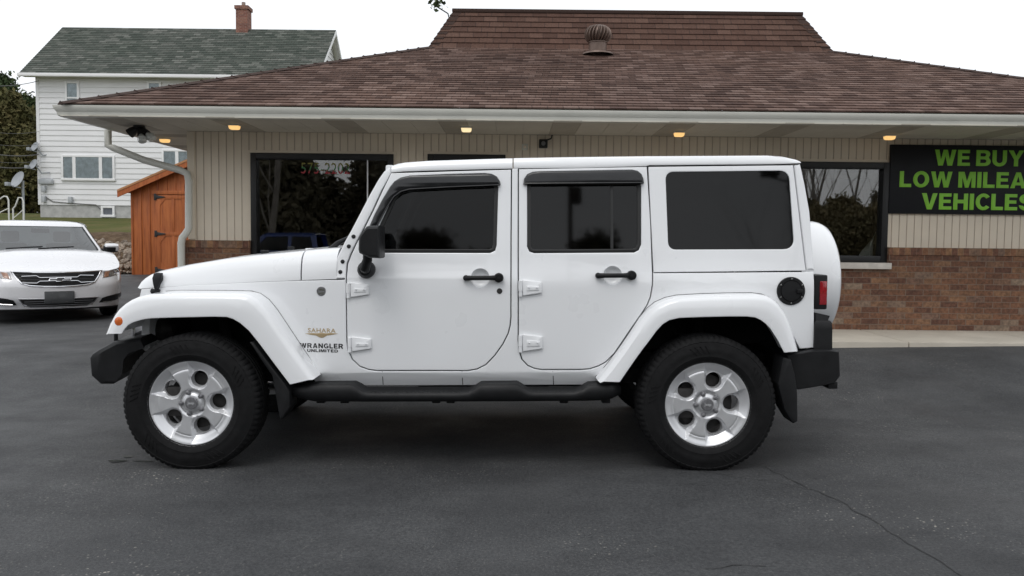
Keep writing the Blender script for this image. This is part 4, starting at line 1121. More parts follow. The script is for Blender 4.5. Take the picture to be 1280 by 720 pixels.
# fuel filler, tail lights, rear bumper, mud flaps, spare wheel
bm = NB(); x, z = S(988.4, 363.7); Yf = -yside(x, z)
lathe(bm, [(.083,0),(.083,-.006),(.079,-.010),(.064,-.0105),(.062,-.007),(.060,-.007),(.058,-.013),(.03,-.0145),(.001,-.015)], 40, 'Y', (x, Yf, z), False, True)
box(bm, x+.03, x+.062, Yf-.030, Yf-.008, z-.012, z+.012, .005)
fc = fin(bm, 'fuel_cap', M['plastic'], jeep)
bm = NB()
for k in range(6):
    a = math.radians(60*k+30); lathe(bm, [(.006,-.010),(.005,-.014),(.001,-.0145)], 10, 'Y', (x+.0715*math.cos(a), Yf, z+.0715*math.sin(a)), False, True)
fin(bm, 'cap_screws', M['chrome'], fc)
for s in (-1, 1):
    bm = NB()
    (xa, za), (xb, zb) = J(1018, 387, -.78), J(1034, 343.5, -.76)
    box(bm, xa, xb, min(s*.60, s*.775), max(s*.60, s*.775), za, zb, .012)
    tl = fin(bm, 'tail_light', M['plastic'], jeep)
    bm = NB(); (xl, zl), (xm, zm) = J(1024.5, 381, -.778), J(1033.4, 351.5, -.778)
    box(bm, xl, xm+.004, min(s*.62, s*.779), max(s*.62, s*.779), zl, zm, .004)
    fin(bm, 'lens', M['red'], tl)
bm = NB()
yb = -.83
o = [J(981,443,yb), J(1000,440,yb), J(1017,437.5,yb), J(1040,437,yb), J(1049,438.5,yb), J(1050,470,yb), J(1043,479.5,yb), J(1020,483.5,yb), J(998,487,yb), J(985,487,yb)]
cx = sum(p[0] for p in o)/len(o); cz = sum(p[1] for p in o)/len(o); rings = []
for y, f in ((-.845,.93),(-.835,.985),(-.82,1),(0,1),(.82,1),(.835,.985),(.845,.93)):
    rings.append([Vector((cx+(x-cx)*f, y, cz+(z-cz)*f)) for x, z in o])
loft(bm, rings)
for s in (-1, 1):
    (xa, za), (xb_, zb_) = J(1016.8, 437, -.80), J(1040.5, 401, -.80)
    rr = []
    for zz, k in ((za-.01, 1), (lerp(za, zb_, .7), .97), (lerp(za, zb_, .93), .92), (zb_, .8)):
        c0, c1 = (xa+xb_)/2, s*.74
        rr.append([Vector((c0+(xx-c0)*k, c1+(yy-c1)*k, zz)) for xx, yy in ((xa, s*.66), (xb_, s*.66), (xb_, s*.81), (xa, s*.81))])
    loft(bm, rr)
    (xa, za), (xb_, zb_) = J(1019, 401, -.78), J(1040, 391, -.78)
    loft(bm, [[Vector((xa, s*.64, za-.01)), Vector((xb_-.03, s*.64, za-.01)), Vector((xb_-.03, s*.79, za-.01)), Vector((xa, s*.79, za-.01))], [Vector((xa, s*.66, zb_)), Vector((xb_-.012, s*.66, zb_-.018)), Vector((xb_-.012, s*.78, zb_-.018)), Vector((xa, s*.78, zb_))]])
    (xa, za), (xb_, zb_) = J(1033, 481, -.80), J(1045, 476, -.80)
    box(bm, xa, xb_, min(s*.7, s*.83), max(s*.7, s*.83), za-.02, zb_, .008)
rb = fin(bm, 'rear_bumper', M['plastic'], jeep, angle=35)
def flap(pts, s, y0):
    bm = NB(); o = [J(px, py, -y0) for px, py in pts]
    panel(bm, rounded(o, .012, 3), fmap=lambda u, v, d: Vector((u, s*(y0-d), v)), thick=.16, r=.008)
    return fin(bm, 'mud_flap', M['plastic'], jeep)
for s in (-1, 1):
    flap([(979,446),(989,449.5),(994,470),(997,491),(997.5,527),(991.5,530),(981,513),(972.5,480)], s, .90)
    flap([(310.5,427),(317,428),(331,447),(357,481),(362,491),(362,510),(350,528),(340,470)], s, .90)
bm = NB()
xs0, xs1 = J(1061, 345, -.42)[0]-.285, J(1061, 345, -.42)[0]; zsp = 1.07
lathe(bm, [(.02,xs0),(.375,xs0),(.395,xs0+.02),(.40,xs0+.06),(.40,xs1-.09),(.393,xs1-.055),(.378,xs1-.025),(.35,xs1-.006),(.30,xs1),(.01,xs1+.002)], 72, 'X', (0, .03, zsp), True, True)
spare = fin(bm, 'spare_wheel_cover', M['white'], jeep, angle=40)
bm = NB(); lathe(bm, [(.10,xr-.02),(.10,xs0+.02)], 20, 'X', (0, .03, zsp)); box(bm, xr-.02, xs0+.01, -.25, .3, zsp-.16, zsp+.1, .02)
lathe(bm, [(.36,xs0-.012),(.386,xs0-.006),(.39,xs0+.01)], 60, 'X', (0, .03, zsp), True)
fin(bm, 'spare_carrier', M['plastic'], spare)

# badges and lettering on the front wing
bm = NB(); x, z = S(401.8, 364)
lathe(bm, [(.028,0),(.028,-.003),(.025,-.0045),(.024,-.0035),(.001,-.0035)], 28, 'Y', (x, -yside(x, z), z), False, True)
bd = fin(bm, 'round_badge', M['grey'], body)
bm = NB(); Yb = -yside(x, z)-.0035
text_bm(bm, 'TRAIL', .036, .011, (x, Yb, z+.010), ext=.0015); text_bm(bm, 'RATED', .036, .011, (x, Yb, z-.013), ext=.0015)
fin(bm, 'badge_lettering', M['chrome'], bd)
def deco(s_, x0, x1, y0, y1, mat, bold, name, spacing=1.0):
    (xa, za), (xb, zb) = S(x0, y1), S(x1, y0); xm, zm = (xa+xb)/2, (za+zb)/2
    bm = NB()
    if bold is None: block_text(bm, s_, xb-xa, zb-za, gap=.16, ext=.0012)
    else: text_bm(bm, s_, xb-xa, zb-za, (0, 0, 0), bold=bold, ext=.0012, spacing=spacing)
    for v in bm.verts:
        u, q, d = v.co.x+xm, v.co.z+zm, -v.co.y
        v.co = Vector((u, -(yside(u, q)+d+.0002), q))
    return fin(bm, name, mat, body)
deco('SAHARA', 385, 419.5, 410.6, 415.4, M['tan'], .012, 'trim_lettering', 1.1)
deco('WRANGLER', 375, 429, 429.8, 434.7, M['decal'], None, 'model_lettering', 1.12)
deco('UNLIMITED', 384, 422.5, 437.0, 439.8, M['decal'], None, 'model_lettering', 1.12)
bm = NB()
for pts in ([(381,417),(390,416.2),(397,416.6),(402,415.8),(407,416.6),(414,416.2),(423,417),(415,418.6),(409,419.4),(405,421.6),(402,422.4),(399,421.6),(395,419.4),(389,418.6)],):
    panel(bm, SP(pts), fmap=sidemap(-1, .0012), thick=.001, r=.0002)
fin(bm, 'trim_emblem', M['tan'], body)

# interior
def seat(x, y):
    bm = NB()
    panel(bm, rounded([(-.25,.72),(.25,.72),(.28,.80),(.28,.86),(-.22,.84)], .05), fmap=lambda u, v, d: Vector((x+u, y+.25-d, v)), thick=.5, r=.04)
    panel(bm, rounded([(.18,.80),(.36,.80),(.46,1.38),(.36,1.42)], .05), fmap=lambda u, v, d: Vector((x+u, y+.24-d, v)), thick=.48, r=.05)
    panel(bm, rounded([(.38,1.45),(.50,1.45),(.51,1.62),(.41,1.62)], .04), fmap=lambda u, v, d: Vector((x+u, y+.14-d, v)), thick=.28, r=.04)
    for q in (-.06, .06): tube(bm, [(x+.42, y+q, 1.38), (x+.44, y+q, 1.5)], .008, 6)
    fin(bm, 'seat', M['seat'], jeep)
for x in (-.42, .45):
    for y in (-.37, .37): seat(x, y)
bm = NB()
box(bm, -1.0, -.72, -.7, .7, .75, 1.10, .04)
fin(bm, 'dashboard', M['seat'], jeep)
bm = NB(); tube(bm, [Vector((-.62, -.37, 1.08)) + Matrix.Rotation(math.radians(-25), 3, 'Y') @ Vector((0, .18*math.cos(a), .18*math.sin(a))) for a in [2*PI*k/24 for k in range(25)]], .016, 8)
tube(bm, [(-.75,-.37,1.02),(-.61,-.37,1.08)], .04, 8)
fin(bm, 'steering_wheel', M['seat'], jeep)
bm = NB()
for s in (-1, 1):
    tube(bm, [(-.55, s*.60, 1.66), (0.0, s*.60, 1.69), (1.2, s*.58, 1.68), (1.62, s*.58, 1.1)], .04, 8)
    tube(bm, [(.08, s*.60, 1.68), (.12, s*.64, .8)], .04, 8); tube(bm, [(1.05, s*.58, 1.68), (1.1, s*.6, 1.0)], .04, 8)
for x in (.1, 1.1): tube(bm, [(x, -.6, 1.68), (x, .6, 1.68)], .04, 8)
fin(bm, 'roll_bar', M['seat'], jeep)
# ------------------------------------------------------------------ things on and round the building
def soffit_at(px, py, z=ZS):
    y = 9.
    for _ in range(20):
        p = P(px, py, y); d = P(px, py, y+.01); y += (z-p.z)/((d.z-p.z)/.01)
    return P(px, py, y)
names = ['small lit amber soffit lamp above the large left shop window', 'small lit pale soffit lamp above the dark door', 'small lit amber soffit lamp above the rear of the white off-road vehicle roof', 'small lit amber soffit lamp nearest the green lettered banner', 'small lit amber soffit lamp under the left side eave, past the black floodlight']
def soffit_lamp(px, py, label):
    p = soffit_at(px, py-3.5); t = thing('soffit_lamp', (p.x, p.y, ZS), label, 'lamp', 'lamps under the eave')
    bm = NB(); box(bm, -.06, .06, -.05, .05, -.018, .003, .004); fin(bm, 'base', M['gutter'], t)
    bm = NB(); loft(bm, [[Vector((x*a*.78, y*a*.62, z)) for x, y in rounded([(-.07,-.07),(.07,-.07),(.07,.07),(-.07,.07)], .02, 3)] for a, z in ((1,-.018),(.98,-.032),(.88,-.050),(.7,-.055))]); fin(bm, 'lens', M['lamp_pale' if 'pale' in label else 'lamp'], t, angle=50)
M['lamp_pale'] = M['lamp'].copy(); M['lamp_pale'].node_tree.nodes['Principled BSDF'].inputs['Emission Color'].default_value = (1,.80,.46,1)
for (px, py), lb in zip(((293,159),(583,162),(849,168),(1112,172),(206,176)), names): soffit_lamp(px, py, lb)
p = soffit_at(174, 157); t = thing('floodlight', (p.x, p.y, ZS), 'black twin floodlight with clear bulbs under the left corner of the eave', 'floodlight')
bm = NB(); lathe(bm, [(.06,.003),(.06,-.02),(.03,-.03),(.001,-.03)], 16); fin(bm, 'base', M['iron'], t)
for dx, dz, dy in ((.11,-.10,-.03),(.05,-.12,-.06)):
    bm = NB(); tube(bm, [(0,0,-.02),(dx*.4,dy*.4,dz*.5)], .014, 8); tube(bm, [(dx*.35,dy*.35,dz*.4),(dx*.9,dy*.9,dz*.95)], [.03,.042], 12); h = fin(bm, 'lamp_holder', M['iron'], t)
    bm = NB(); tube(bm, [(dx*.9,dy*.9,dz*.95),(dx*1.25,dy*1.25,dz*1.25),(dx*1.5,dy*1.5,dz*1.5),(dx*1.56,dy*1.56,dz*1.56)], [.03,.05,.044,.02], 12); fin(bm, 'bulb', node_mat('frosted_bulb', (.6,.62,.6), .15, coat=1), h)
bm = NB(); tube(bm, [(-.02,0,-.02),(-.07,0,-.06),(-.11,0,-.09)], [.02,.05,.055], 12); fin(bm, 'motion_sensor', M['iron'], t)
for px, py, nm, lb in ((679,180,'camera','small black security camera fixed to the siding below the eave'),(656,184,'box','small pale box fixed to the siding beside the security camera')):
    q = P(px, py, WY); t = thing('security_camera' if nm == 'camera' else 'junction_box', (q.x, WY, q.z), lb, 'camera' if nm == 'camera' else 'box')
    bm = NB()
    if nm == 'camera':
        box(bm, -.05, .05, -.06, -.001, -.05, .05, .012); fin(bm, 'housing', M['iron'], t)
        bm = NB(); tube(bm, [(.03,-.02,.04),(.09,-.03,.06),(.10,-.02,.10)], .009, 6); fin(bm, 'cable', M['iron'], t)
        bm = NB(); lathe(bm, [(.025,-.06),(.022,-.068),(.001,-.069)], 14, 'Y'); fin(bm, 'lens', M['grey'], t)
    else:
        box(bm, -.035, .035, -.04, -.001, -.035, .035, .006); fin(bm, 'housing', M['gutter'], t)
        bm = NB(); lathe(bm, [(.018,-.04),(.014,-.05),(.001,-.05)], 12, 'Y'); fin(bm, 'cover', M['siding'], t)

# banner with green lettering
sgx = lambda px, py: P(px, py, WY-.046).x
x0 = sgx(1112.5, 225); x1 = x0 + 2*(sgx(1223, 225)-x0); z1 = WZ(1113, 181); z0 = WZ(1113, 267)
sg = thing('shop_sign', ((x0+x1)/2, WY, (z0+z1)/2), 'black sign with lime green block letters on the beige siding at right', 'sign')
bm = NB(); box(bm, (x0-x1)/2, (x1-x0)/2, -.045, -.002, (z0-z1)/2, (z1-z0)/2, .006); fin(bm, 'board', M['banner'], sg)
zc0 = (z0+z1)/2; xc0 = (x0+x1)/2
for s_, xl, yc, hh in (('WE BUY', 1169, 197.8, 19.5), ('LOW MILEAGE', 1125, 225, 19.5), ('VEHICLES', 1152.5, 252.3, 20)):
    bm = NB(); xa = sgx(xl-.5, yc); za = WZ(1200, yc); h_ = hh/F_PX*WY
    wd = 2*(xc0-xa); block_text(bm, s_, wd, h_, gap=.10, space=.36, ext=.004)
    bmesh.ops.translate(bm, verts=bm.verts[:], vec=(0, -.0453, za-zc0))
    fin(bm, 'lettering', M['lime'], sg)
# number on the left shop window: red to green banded digits
bm = NB()
m = node_mat('banded_film', rough=.5); t = NT(m)
sp = t.n('SeparateXYZ'); t.l(t.n('TexCoord').outputs['Generated'], sp.inputs[0])
t.color(t.ramp(sp.outputs[2], [(.0,(.36,.02,.03)),(.24,(.32,.03,.035)),(.36,(.04,.17,.055)),(.58,(.05,.19,.065)),(.72,(.17,.18,.03)),(1,(.2,.17,.03))]))
xa, xb_ = WXp(376), WXp(436.5); za, zb_ = WZ(406, 217), WZ(406, 203.2)
text_bm(bm, '575-2202', xb_-xa, zb_-za, ((xa+xb_)/2, WY+.0285, (za+zb_)/2), bold=.0, ext=.001, spacing=1.08)
bfin(bm, 'window_number', m, win1)
# fabric and a post behind the right window
bm = NB(); rows = []
a, b_, c, d = P(1060, 327, WY+.4), P(1093, 327, WY+.4), P(1092, 284, WY+.4), P(1084, 292, WY+.4)
for i in range(15):
    t_ = i/14; e0 = a.lerp(d, t_); e1 = b_.lerp(c, t_)
    rows.append([Vector((lerp(e0.x, e1.x, k/14), WY+.16+.035*math.sin(9*k/14+3*t_+1)+.05*t_, lerp(e0.z, e1.z, k/14)+.012*math.sin(6*t_+k))) for k in range(15)])
loft(bm, rows, closed=False)
for r in rows: pass
o = fin(bm, 'draped_cloth', noisy('pale_cloth', (.72,.76,.72), .8, .08, 6), recalc=False, angle=70); md = o.modifiers.new('thickness', 'SOLIDIFY'); md.thickness = .004
tag(o, 'pale draped cloth behind the right shop window', 'cloth')
bm = NB(); q = P(1096, 300, WY+.22); box(bm, q.x-.045, q.x+.045, WY+.18, WY+.27, W3[2]-.4, ZS-.06, .006)
tag(fin(bm, 'indoor_post', noisy('brown_post', (.10,.065,.05), .6, .2, 5)), 'brown upright post just inside the right shop window', 'post')

# ------------------------------------------------------------------ cedar shed
SY = 20.0
sx = lambda px: P(px, 300, SY).x
sz = lambda px, py: P(px, py, SY).z
xl, zt_l = sx(164), sz(164, 237); zb_l = sz(166, 343); xcen = sx(238.5); zpk = sz(240, 205)
xr_ = 2*xcen-xl
shed = thing('garden_shed', (xcen, SY, zb_l), 'orange stained wooden shed with double door behind the downspout', 'shed')
SO = Vector((xcen, SY, zb_l))
def sfin(bm, name, mat, par=None, **k):
    bmesh.ops.translate(bm, verts=bm.verts[:], vec=-SO); return fin(bm, name, mat, par or shed, **k)
bm = NB()
sl = (zpk-zt_l)/(xcen-xl)
panel(bm, [(xl,zb_l-.1),(xr_,zb_l-.1),(xr_,zt_l),(xcen,zpk-.02),(xl,zt_l)], fmap=lambda u, v, d: Vector((u, SY+d, v)), thick=3.0, r=.004)
x = xl+.01
while x < xr_:
    zt_ = (zt_l + sl*(min(x, 2*xcen-x)-xl))-.03
    box(bm, x, x+.045, SY-.02, SY-.001, zb_l-.1, zt_, .004); x += .21
sfin(bm, 'wall', M['cedar'])
bm = NB(); ov = .22
for s in (-1, 1):
    e = Vector((xcen+s*(xcen-xl+ov), 0, zt_l-sl*ov+.03)); pk = Vector((xcen, 0, zpk+.04))
    loft(bm, [[Vector((p.x, y, p.z+z)) for p, z in ((e, 0), (pk, 0), (pk, .05), (e, .05))] for y in (SY-.22, SY+3.15)])
rf = sfin(bm, 'roof', M['cedar_lt'])
bm = NB()
for s in (-1, 1):
    e = Vector((xcen+s*(xcen-xl+ov), 0, zt_l-sl*ov+.03)); pk = Vector((xcen, 0, zpk+.04))
    loft(bm, [[Vector((p.x, y, p.z+z)) for p, z in ((e, -.13), (pk, -.13), (pk, -.002), (e, -.002))] for y in (SY-.21, SY-.18)])
sfin(bm, 'fascia_board', M['cedar'], rf)
dx0, dx1 = sx(197), 2*xcen-sx(197); dz1, dz0 = sz(200, 244), zb_l+.06; dm = xcen
for a, b_, hs_ in ((dx0, dm-.006, -1), (dm+.006, dx1, 1)):
    bm = NB(); y0 = SY-.05
    box(bm, a, b_, SY-.035, SY-.021, dz0, dz1)
    w_ = .09
    for u0, u1, v0, v1 in ((a, a+w_, dz0, dz1), (b_-w_, b_, dz0, dz1), (a+w_, b_-w_, dz0, dz0+w_), (a+w_, b_-w_, dz1-w_, dz1), (a+w_, b_-w_, (dz0+dz1)/2-.045, (dz0+dz1)/2+.045), ((a+b_)/2-.035, (a+b_)/2+.035, dz0+w_, (dz0+dz1)/2-.046), ((a+b_)/2-.035, (a+b_)/2+.035, (dz0+dz1)/2+.046, dz1-w_)):
        box(bm, u0, u1, y0, SY-.0355, v0, v1, .004)
    for cx_, cz_, q, r_ in ((a+w_, dz1-w_, 1, -1), (a+w_, (dz0+dz1)/2+.045, 1, 1), (a+w_, (dz0+dz1)/2-.045, 1, -1), (a+w_, dz0+w_, 1, 1), (b_-w_, dz1-w_, -1, -1), (b_-w_, (dz0+dz1)/2+.045, -1, 1)):
        loft(bm, [[Vector((cx_, y, cz_)), Vector((cx_+q*.13, y, cz_)), Vector((cx_, y, cz_+r_*.16))] for y in (y0+.004, SY-.036)])
    d_ = sfin(bm, 'door', M['cedar'])
    for zz in (dz1-.045, (dz0+dz1)/2, dz0+.05):
        bm = NB(); xx = a if hs_ < 0 else b_; xs_ = -hs_
        box(bm, min(xx-xs_*.05, xx+xs_*.01), max(xx-xs_*.05, xx+xs_*.01), SY-.064, SY-.0505, zz-.08, zz+.08, .003)
        panel(bm, [(xx+xs_*.012, zz-.045), (xx+xs_*.20, zz-.012), (xx+xs_*.23, zz), (xx+xs_*.20, zz+.012), (xx+xs_*.012, zz+.045)], fmap=lambda u, v, d: Vector((u, SY-.064+d, v)), thick=.012, r=.002)
        sfin(bm, 'hinge', M['iron'], d_)
bm = NB(); box(bm, dx0-.1, dx1+.1, SY-.05, SY-.021, dz1+.02, dz1+.11, .004); box(bm, xcen-.13, xcen+.13, SY-.045, SY-.021, sz(236, 231), sz(236, 219), .004); sfin(bm, 'trim_board', M['cedar'])
bm = NB(); box(bm, xcen-.09, xcen+.09, SY-.052, SY-.046, sz(236, 230), sz(236, 220)); sfin(bm, 'window', M['winglass'])

# ------------------------------------------------------------------ white house on the rise
HY = 36.0
hx = lambda px, Y=HY: P(px, 200, Y).x
hz = lambda px, py, Y=HY: P(px, py, Y).z
hl, hr = hx(48), -8.7; hb = hz(70, 268); he = hz(60, 95); hd = 6.2; hf = hz(70, 256)
house = thing('house', ((hl+hr)/2, HY, hb), 'white clapboard two-storey house with grey green roof and brick chimney', 'house')
HO = Vector(house.location)
def hfin(bm, name, mat, par=None, **k):
    bmesh.ops.translate(bm, verts=bm.verts[:], vec=-HO); return fin(bm, name, mat, par or house, **k)
bm = NB(); n = round((he-hf)/.235); st = (he-hf)/n
for i in range(n):
    a, b_ = hf+i*st, hf+(i+1)*st
    loft(bm, [[Vector((x, HY-.028, a)), Vector((x, HY-.003, b_)), Vector((x, HY+.05, b_)), Vector((x, HY+.05, a))] for x in (hl, hr)])
    for xx, s in ((hl, -1), (hr, 1)): loft(bm, [[Vector((xx+s*.028, y, a)), Vector((xx+s*.003, y, b_)), Vector((xx-s*.05, y, b_)), Vector((xx-s*.05, y, a))] for y in (HY, HY+hd)])
rzg = hz(80, 34, 39.1); ym = HY+hd/2; ovh = .45
k = (rzg-he)/(hd/2+ovh)
n2 = 12
for xx, s in ((hl, -1), (hr, 1)):
    for i in range(n2):
        z0_, z1_ = lerp(he, rzg-.1, i/n2), lerp(he, rzg-.1, (i+1)/n2); w0, w1 = (1-i/n2)*hd/2, (1-(i+1)/n2)*hd/2
        quad(bm, [(xx+s*.028, ym-w0, z0_), (xx+s*.028, ym+w0, z0_), (xx+s*.004, ym+w1, z1_), (xx+s*.004, ym-w1, z1_)])
box(bm, hl-.035, hl+.1, HY-.035, HY+.1, hf, he); box(bm, hr-.1, hr+.035, HY-.035, HY+.1, hf, he)
hfin(bm, 'wall', M['vinyl'], recalc=False)
bm = NB(); box(bm, hl+.03, hr-.03, HY+.01, HY+hd, hb-.8, hf); hfin(bm, 'foundation', M['block'])
bm = NB(); e0 = he-.0
xa, xb_ = hl-.5, hr+.35
shingles(bm, (xa, HY-ovh, e0+.02), (xb_, HY-ovh, e0+.02), (xb_, ym, rzg), (xa, ym, rzg), 26, .02)
shingles(bm, (xb_, HY+hd+ovh, e0+.02), (xa, HY+hd+ovh, e0+.02), (xa, ym, rzg), (xb_, ym, rzg), 26, .02)
hroof = hfin(bm, 'roof', M['shingle_green'], recalc=False, angle=5)
for xx in (xa, xb_):
    bm = NB()
    for s in (-1, 1):
        y0_ = ym+s*(hd/2+ovh)
        loft(bm, [[Vector((xx+dx, y, z+dz)) for dx, dz in ((-.02,-.03),(.02,-.03),(.02,-.20),(-.02,-.20))] for y, z in ((y0_, e0+.02), (ym, rzg))])
        loft(bm, [[Vector((x_, y, z-.035)) for x_, z, y in ((xx, e0, y0_), (xx+(.45 if xx == xa else -.35), e0, y0_))], [Vector((x_, ym, rzg-.035)) for x_ in (xx, xx+(.45 if xx == xa else -.35))]], closed=False)
    hfin(bm, 'rake_board', M['trimw'], hroof)
bm = NB(); box(bm, xa-.02, xb_+.02, HY-ovh-.12, HY-ovh+.02, e0-.11, e0+.03, .03); box(bm, xa, xb_, HY-ovh+.02, HY+.0, e0-.06, e0-.03); hfin(bm, 'gutter', M['trimw'])
c0, c1 = P(297.5, 40, ym), P(312, 40, ym); ct = P(305, 9, ym).z; bm = NB()
brick_box(bm, c0.x, c1.x, ym-.3, ym+.3, rzg-.7, ct-.16)
bmq = bm; brick_box(bmq, c0.x-.05, c1.x+.05, ym-.35, ym+.35, ct-.16, ct)
ch = hfin(bm, 'chimney', M['brick_red'], hroof, recalc=False)
bm = NB(); tube(bm, [((c0.x+c1.x)/2, ym, ct-.05), ((c0.x+c1.x)/2, ym, ct+.22)], .09, 12); hfin(bm, 'flue', M['brick_red'], ch)
def hwin(px0, px1, py0, py1, bars=(), rail=None, dark=False):
    x0_, x1_, z1_, z0_ = hx(px0), hx(px1), hz((px0+px1)/2, py0), hz((px0+px1)/2, py1); f = .09; bm = NB()
    box(bm, x0_, x0_+f, HY-.09, HY, z0_, z1_, .01); box(bm, x1_-f, x1_, HY-.09, HY, z0_, z1_, .01); box(bm, x0_+f, x1_-f, HY-.088, HY, z1_-f, z1_, .01); box(bm, x0_-.02, x1_+.02, HY-.11, HY, z0_-.02, z0_+f, .01)
    for p in bars: box(bm, hx(p)-.07, hx(p)+.07, HY-.085, HY, z0_+f, z1_-f)
    if rail: box(bm, x0_+f, x1_-f, HY-.085, HY, hz(px0, rail)-.03, hz(px0, rail)+.03)
    w_ = hfin(bm, 'window', M['trimw'])
    bm = NB(); y = HY-.045; xs = frange(x0_+f, x1_-f, .06)
    loft(bm, [[Vector((x, y+.012+.008*math.sin(i*1.9), z)) for i, x in enumerate(xs)] for z in (z0_+f, z1_-f)], closed=False)
    hfin(bm, 'blind' if not dark else 'dark_pane', M['winglass'] if dark else M['curtain'], w_)
    if not dark:
        bm = NB(); box(bm, x0_+f, x1_-f, HY-.07, HY-.066, z0_+f, z1_-f); hfin(bm, 'pane', M['glass'], w_)
hwin(84, 101.5, 102, 133, rail=122.5); hwin(186, 203.5, 102, 133, rail=122.5)
hwin(77.5, 144, 194, 225.5, bars=(93.5, 126.5)); hwin(203, 246, 187, 212, bars=(222,)); hwin(126, 143, 257.5, 271, dark=True)
M['meter'] = noisy('grey_meter', (.42,.44,.46), .5, .1, 6)
for nm, a, lb in (('meter_box', (50,67,224,230), 'wide grey utility box on the white house wall'), ('meter_box', (53,58,232.5,240), 'small grey meter below the wide utility box on the house'), ('meter_box', (53,57.5,245,253), 'lowest grey box at the left corner of the house'), ('meter_box', (86.5,91,246,254), 'small grey box right of the house corner above the foundation')):
    bm = NB(); x0_, x1_, z1_, z0_ = hx(a[0]), hx(a[1]), hz(a[0], a[2]), hz(a[0], a[3]); xm_, zm_ = (x0_+x1_)/2, (z0_+z1_)/2
    box(bm, x0_-xm_, x1_-xm_, -.16, 0, z0_-zm_, z1_-zm_, .025); o = tag(fin(bm, nm, M['meter'], loc=(xm_, HY-.03, zm_)), lb, 'utility box')
bm = NB(); tube(bm, [tuple(P(57, 246, HY-.05)), tuple(P(66, 252, HY-.05)), tuple(P(88, 254, HY-.05)), tuple(P(120, 256, HY-.05)), tuple(P(126, 262, HY-.05))], .02, 6); tag(fin(bm, 'wall_cable', M['wire']), 'thin grey cable running along the house wall above its foundation', 'cable')
# satellite dishes
def dish(px, py, Y, r, label, pole=None, wall=None, grp='satellite dishes by the house'):
    q = P(px, py, Y); base = Vector((q.x, q.y, terrain_z(q.x, q.y))) if pole else q
    t = thing('satellite_dish', base, label, 'satellite dish', grp)
    cz = q.z-base.z; bm = NB()
    lathe(bm, [(.01,.06*r),(.5*r,.11*r),(.85*r,.2*r),(r,.28*r),(r*1.01,.27*r),(.85*r,.17*r),(.5*r,.07*r),(.01,.02*r)], 28, 'Y')
    rot = Matrix.Rotation(math.radians(-25), 3, 'X') @ Matrix.Diagonal((1,-1,1))
    rot = Matrix.Rotation(math.radians(-28), 3, 'Z') @ rot
    for v in bm.verts: v.co = rot @ v.co + Vector((0, 0, cz))
    fin(bm, 'reflector', M['galv'], t)
    bm = NB(); tip = Vector((-.75*r, -1.0*r, cz-.55*r)); tube(bm, [(0, .05, cz-.85*r), tuple(tip)], .025, 6); box(bm, tip.x-.07, tip.x+.07, tip.y-.09, tip.y+.09, tip.z-.05, tip.z+.09, .02); fin(bm, 'feed_arm', M['galv'], t)
    bm = NB()
    if pole: tube(bm, [(.05, .12, -.2), (.05, .12, cz)], .045, 10)
    else: tube(bm, [(0, .05, cz), (.25, .1, cz-.35), wall], .03, 8)
    fin(bm, 'mast', M['galv'], t)
dish(24.5, 225.5, 31, .33, 'grey satellite dish on its own pole on the lawn left of the house', pole=True)
dish(43, 206, 35.6, .24, 'lower of two small grey dishes mounted on the left corner of the house', wall=(.45, .35, -.3))
dish(44.5, 184, 35.8, .22, 'upper of two small grey dishes mounted on the left corner of the house', wall=(.45, .3, -.25))
# pipe handrails
for a, lb in (((-14, 10.5, 245.5), 'white pipe handrail cut by the left edge of the photo'), ((16, 29, 247), 'white pipe handrail beside the satellite dish pole')):
    q0, q1 = P(a[0], a[2]+3, 29), P(a[1], a[2], 29); b0, b1 = terrain_z(q0.x, 29)-.1, terrain_z(q1.x, 29)-.1
    bm = NB(); x0_, x1_ = q0.x, q1.x; zt_ = q1.z; zl = q0.z-.3
    tube(bm, [(x0_-.0-q1.x, 0, b0-b1), (x0_-q1.x, 0, zl-b1), (x0_+.08-q1.x, 0, zl+.08-b1), (x1_-.16-q1.x, 0, zt_-b1), (x1_-.05-q1.x, 0, zt_-.01-b1), (0, 0, zt_-.12-b1), (0, 0, 0)], .027, 8)
    tube(bm, [(x0_-q1.x, 0, zl-.35-b1), (0, 0, zt_-.42-b1)], .022, 8)
    tag(fin(bm, 'handrail', M['pipe'], loc=(q1.x, 29, b1)), lb, 'handrail', 'pipe handrails')
# power cables to the house
for i, (ya, yb_, lb) in enumerate(((104.5, 101, 'topmost thin power cable reaching the house eave'), (157, 164.5, 'faint cable crossing high in front of the evergreens'), (172, 180, 'second faint cable in front of the evergreens'), (183.5, 193, 'thick middle power cable in front of the evergreens'), (194, 201, 'thin cable between the two thick cables'), (200.5, 207.5, 'lowest thick power cable in front of the evergreens'))):
    a, b_ = P(-60, ya-6, 33), P(48.5, yb_, 35.9); bm = NB(); pts = []
    for k_ in range(13):
        t_ = k_/12; q = a.lerp(b_, t_); q.z -= .25*4*t_*(1-t_); pts.append(tuple(q-a))
    tube(bm, pts, (.016, .010, .010, .024, .010, .024)[i], 6)
    tag(fin(bm, 'power_cable', M['wire'], loc=a), lb, 'cable', 'power cables to the house')

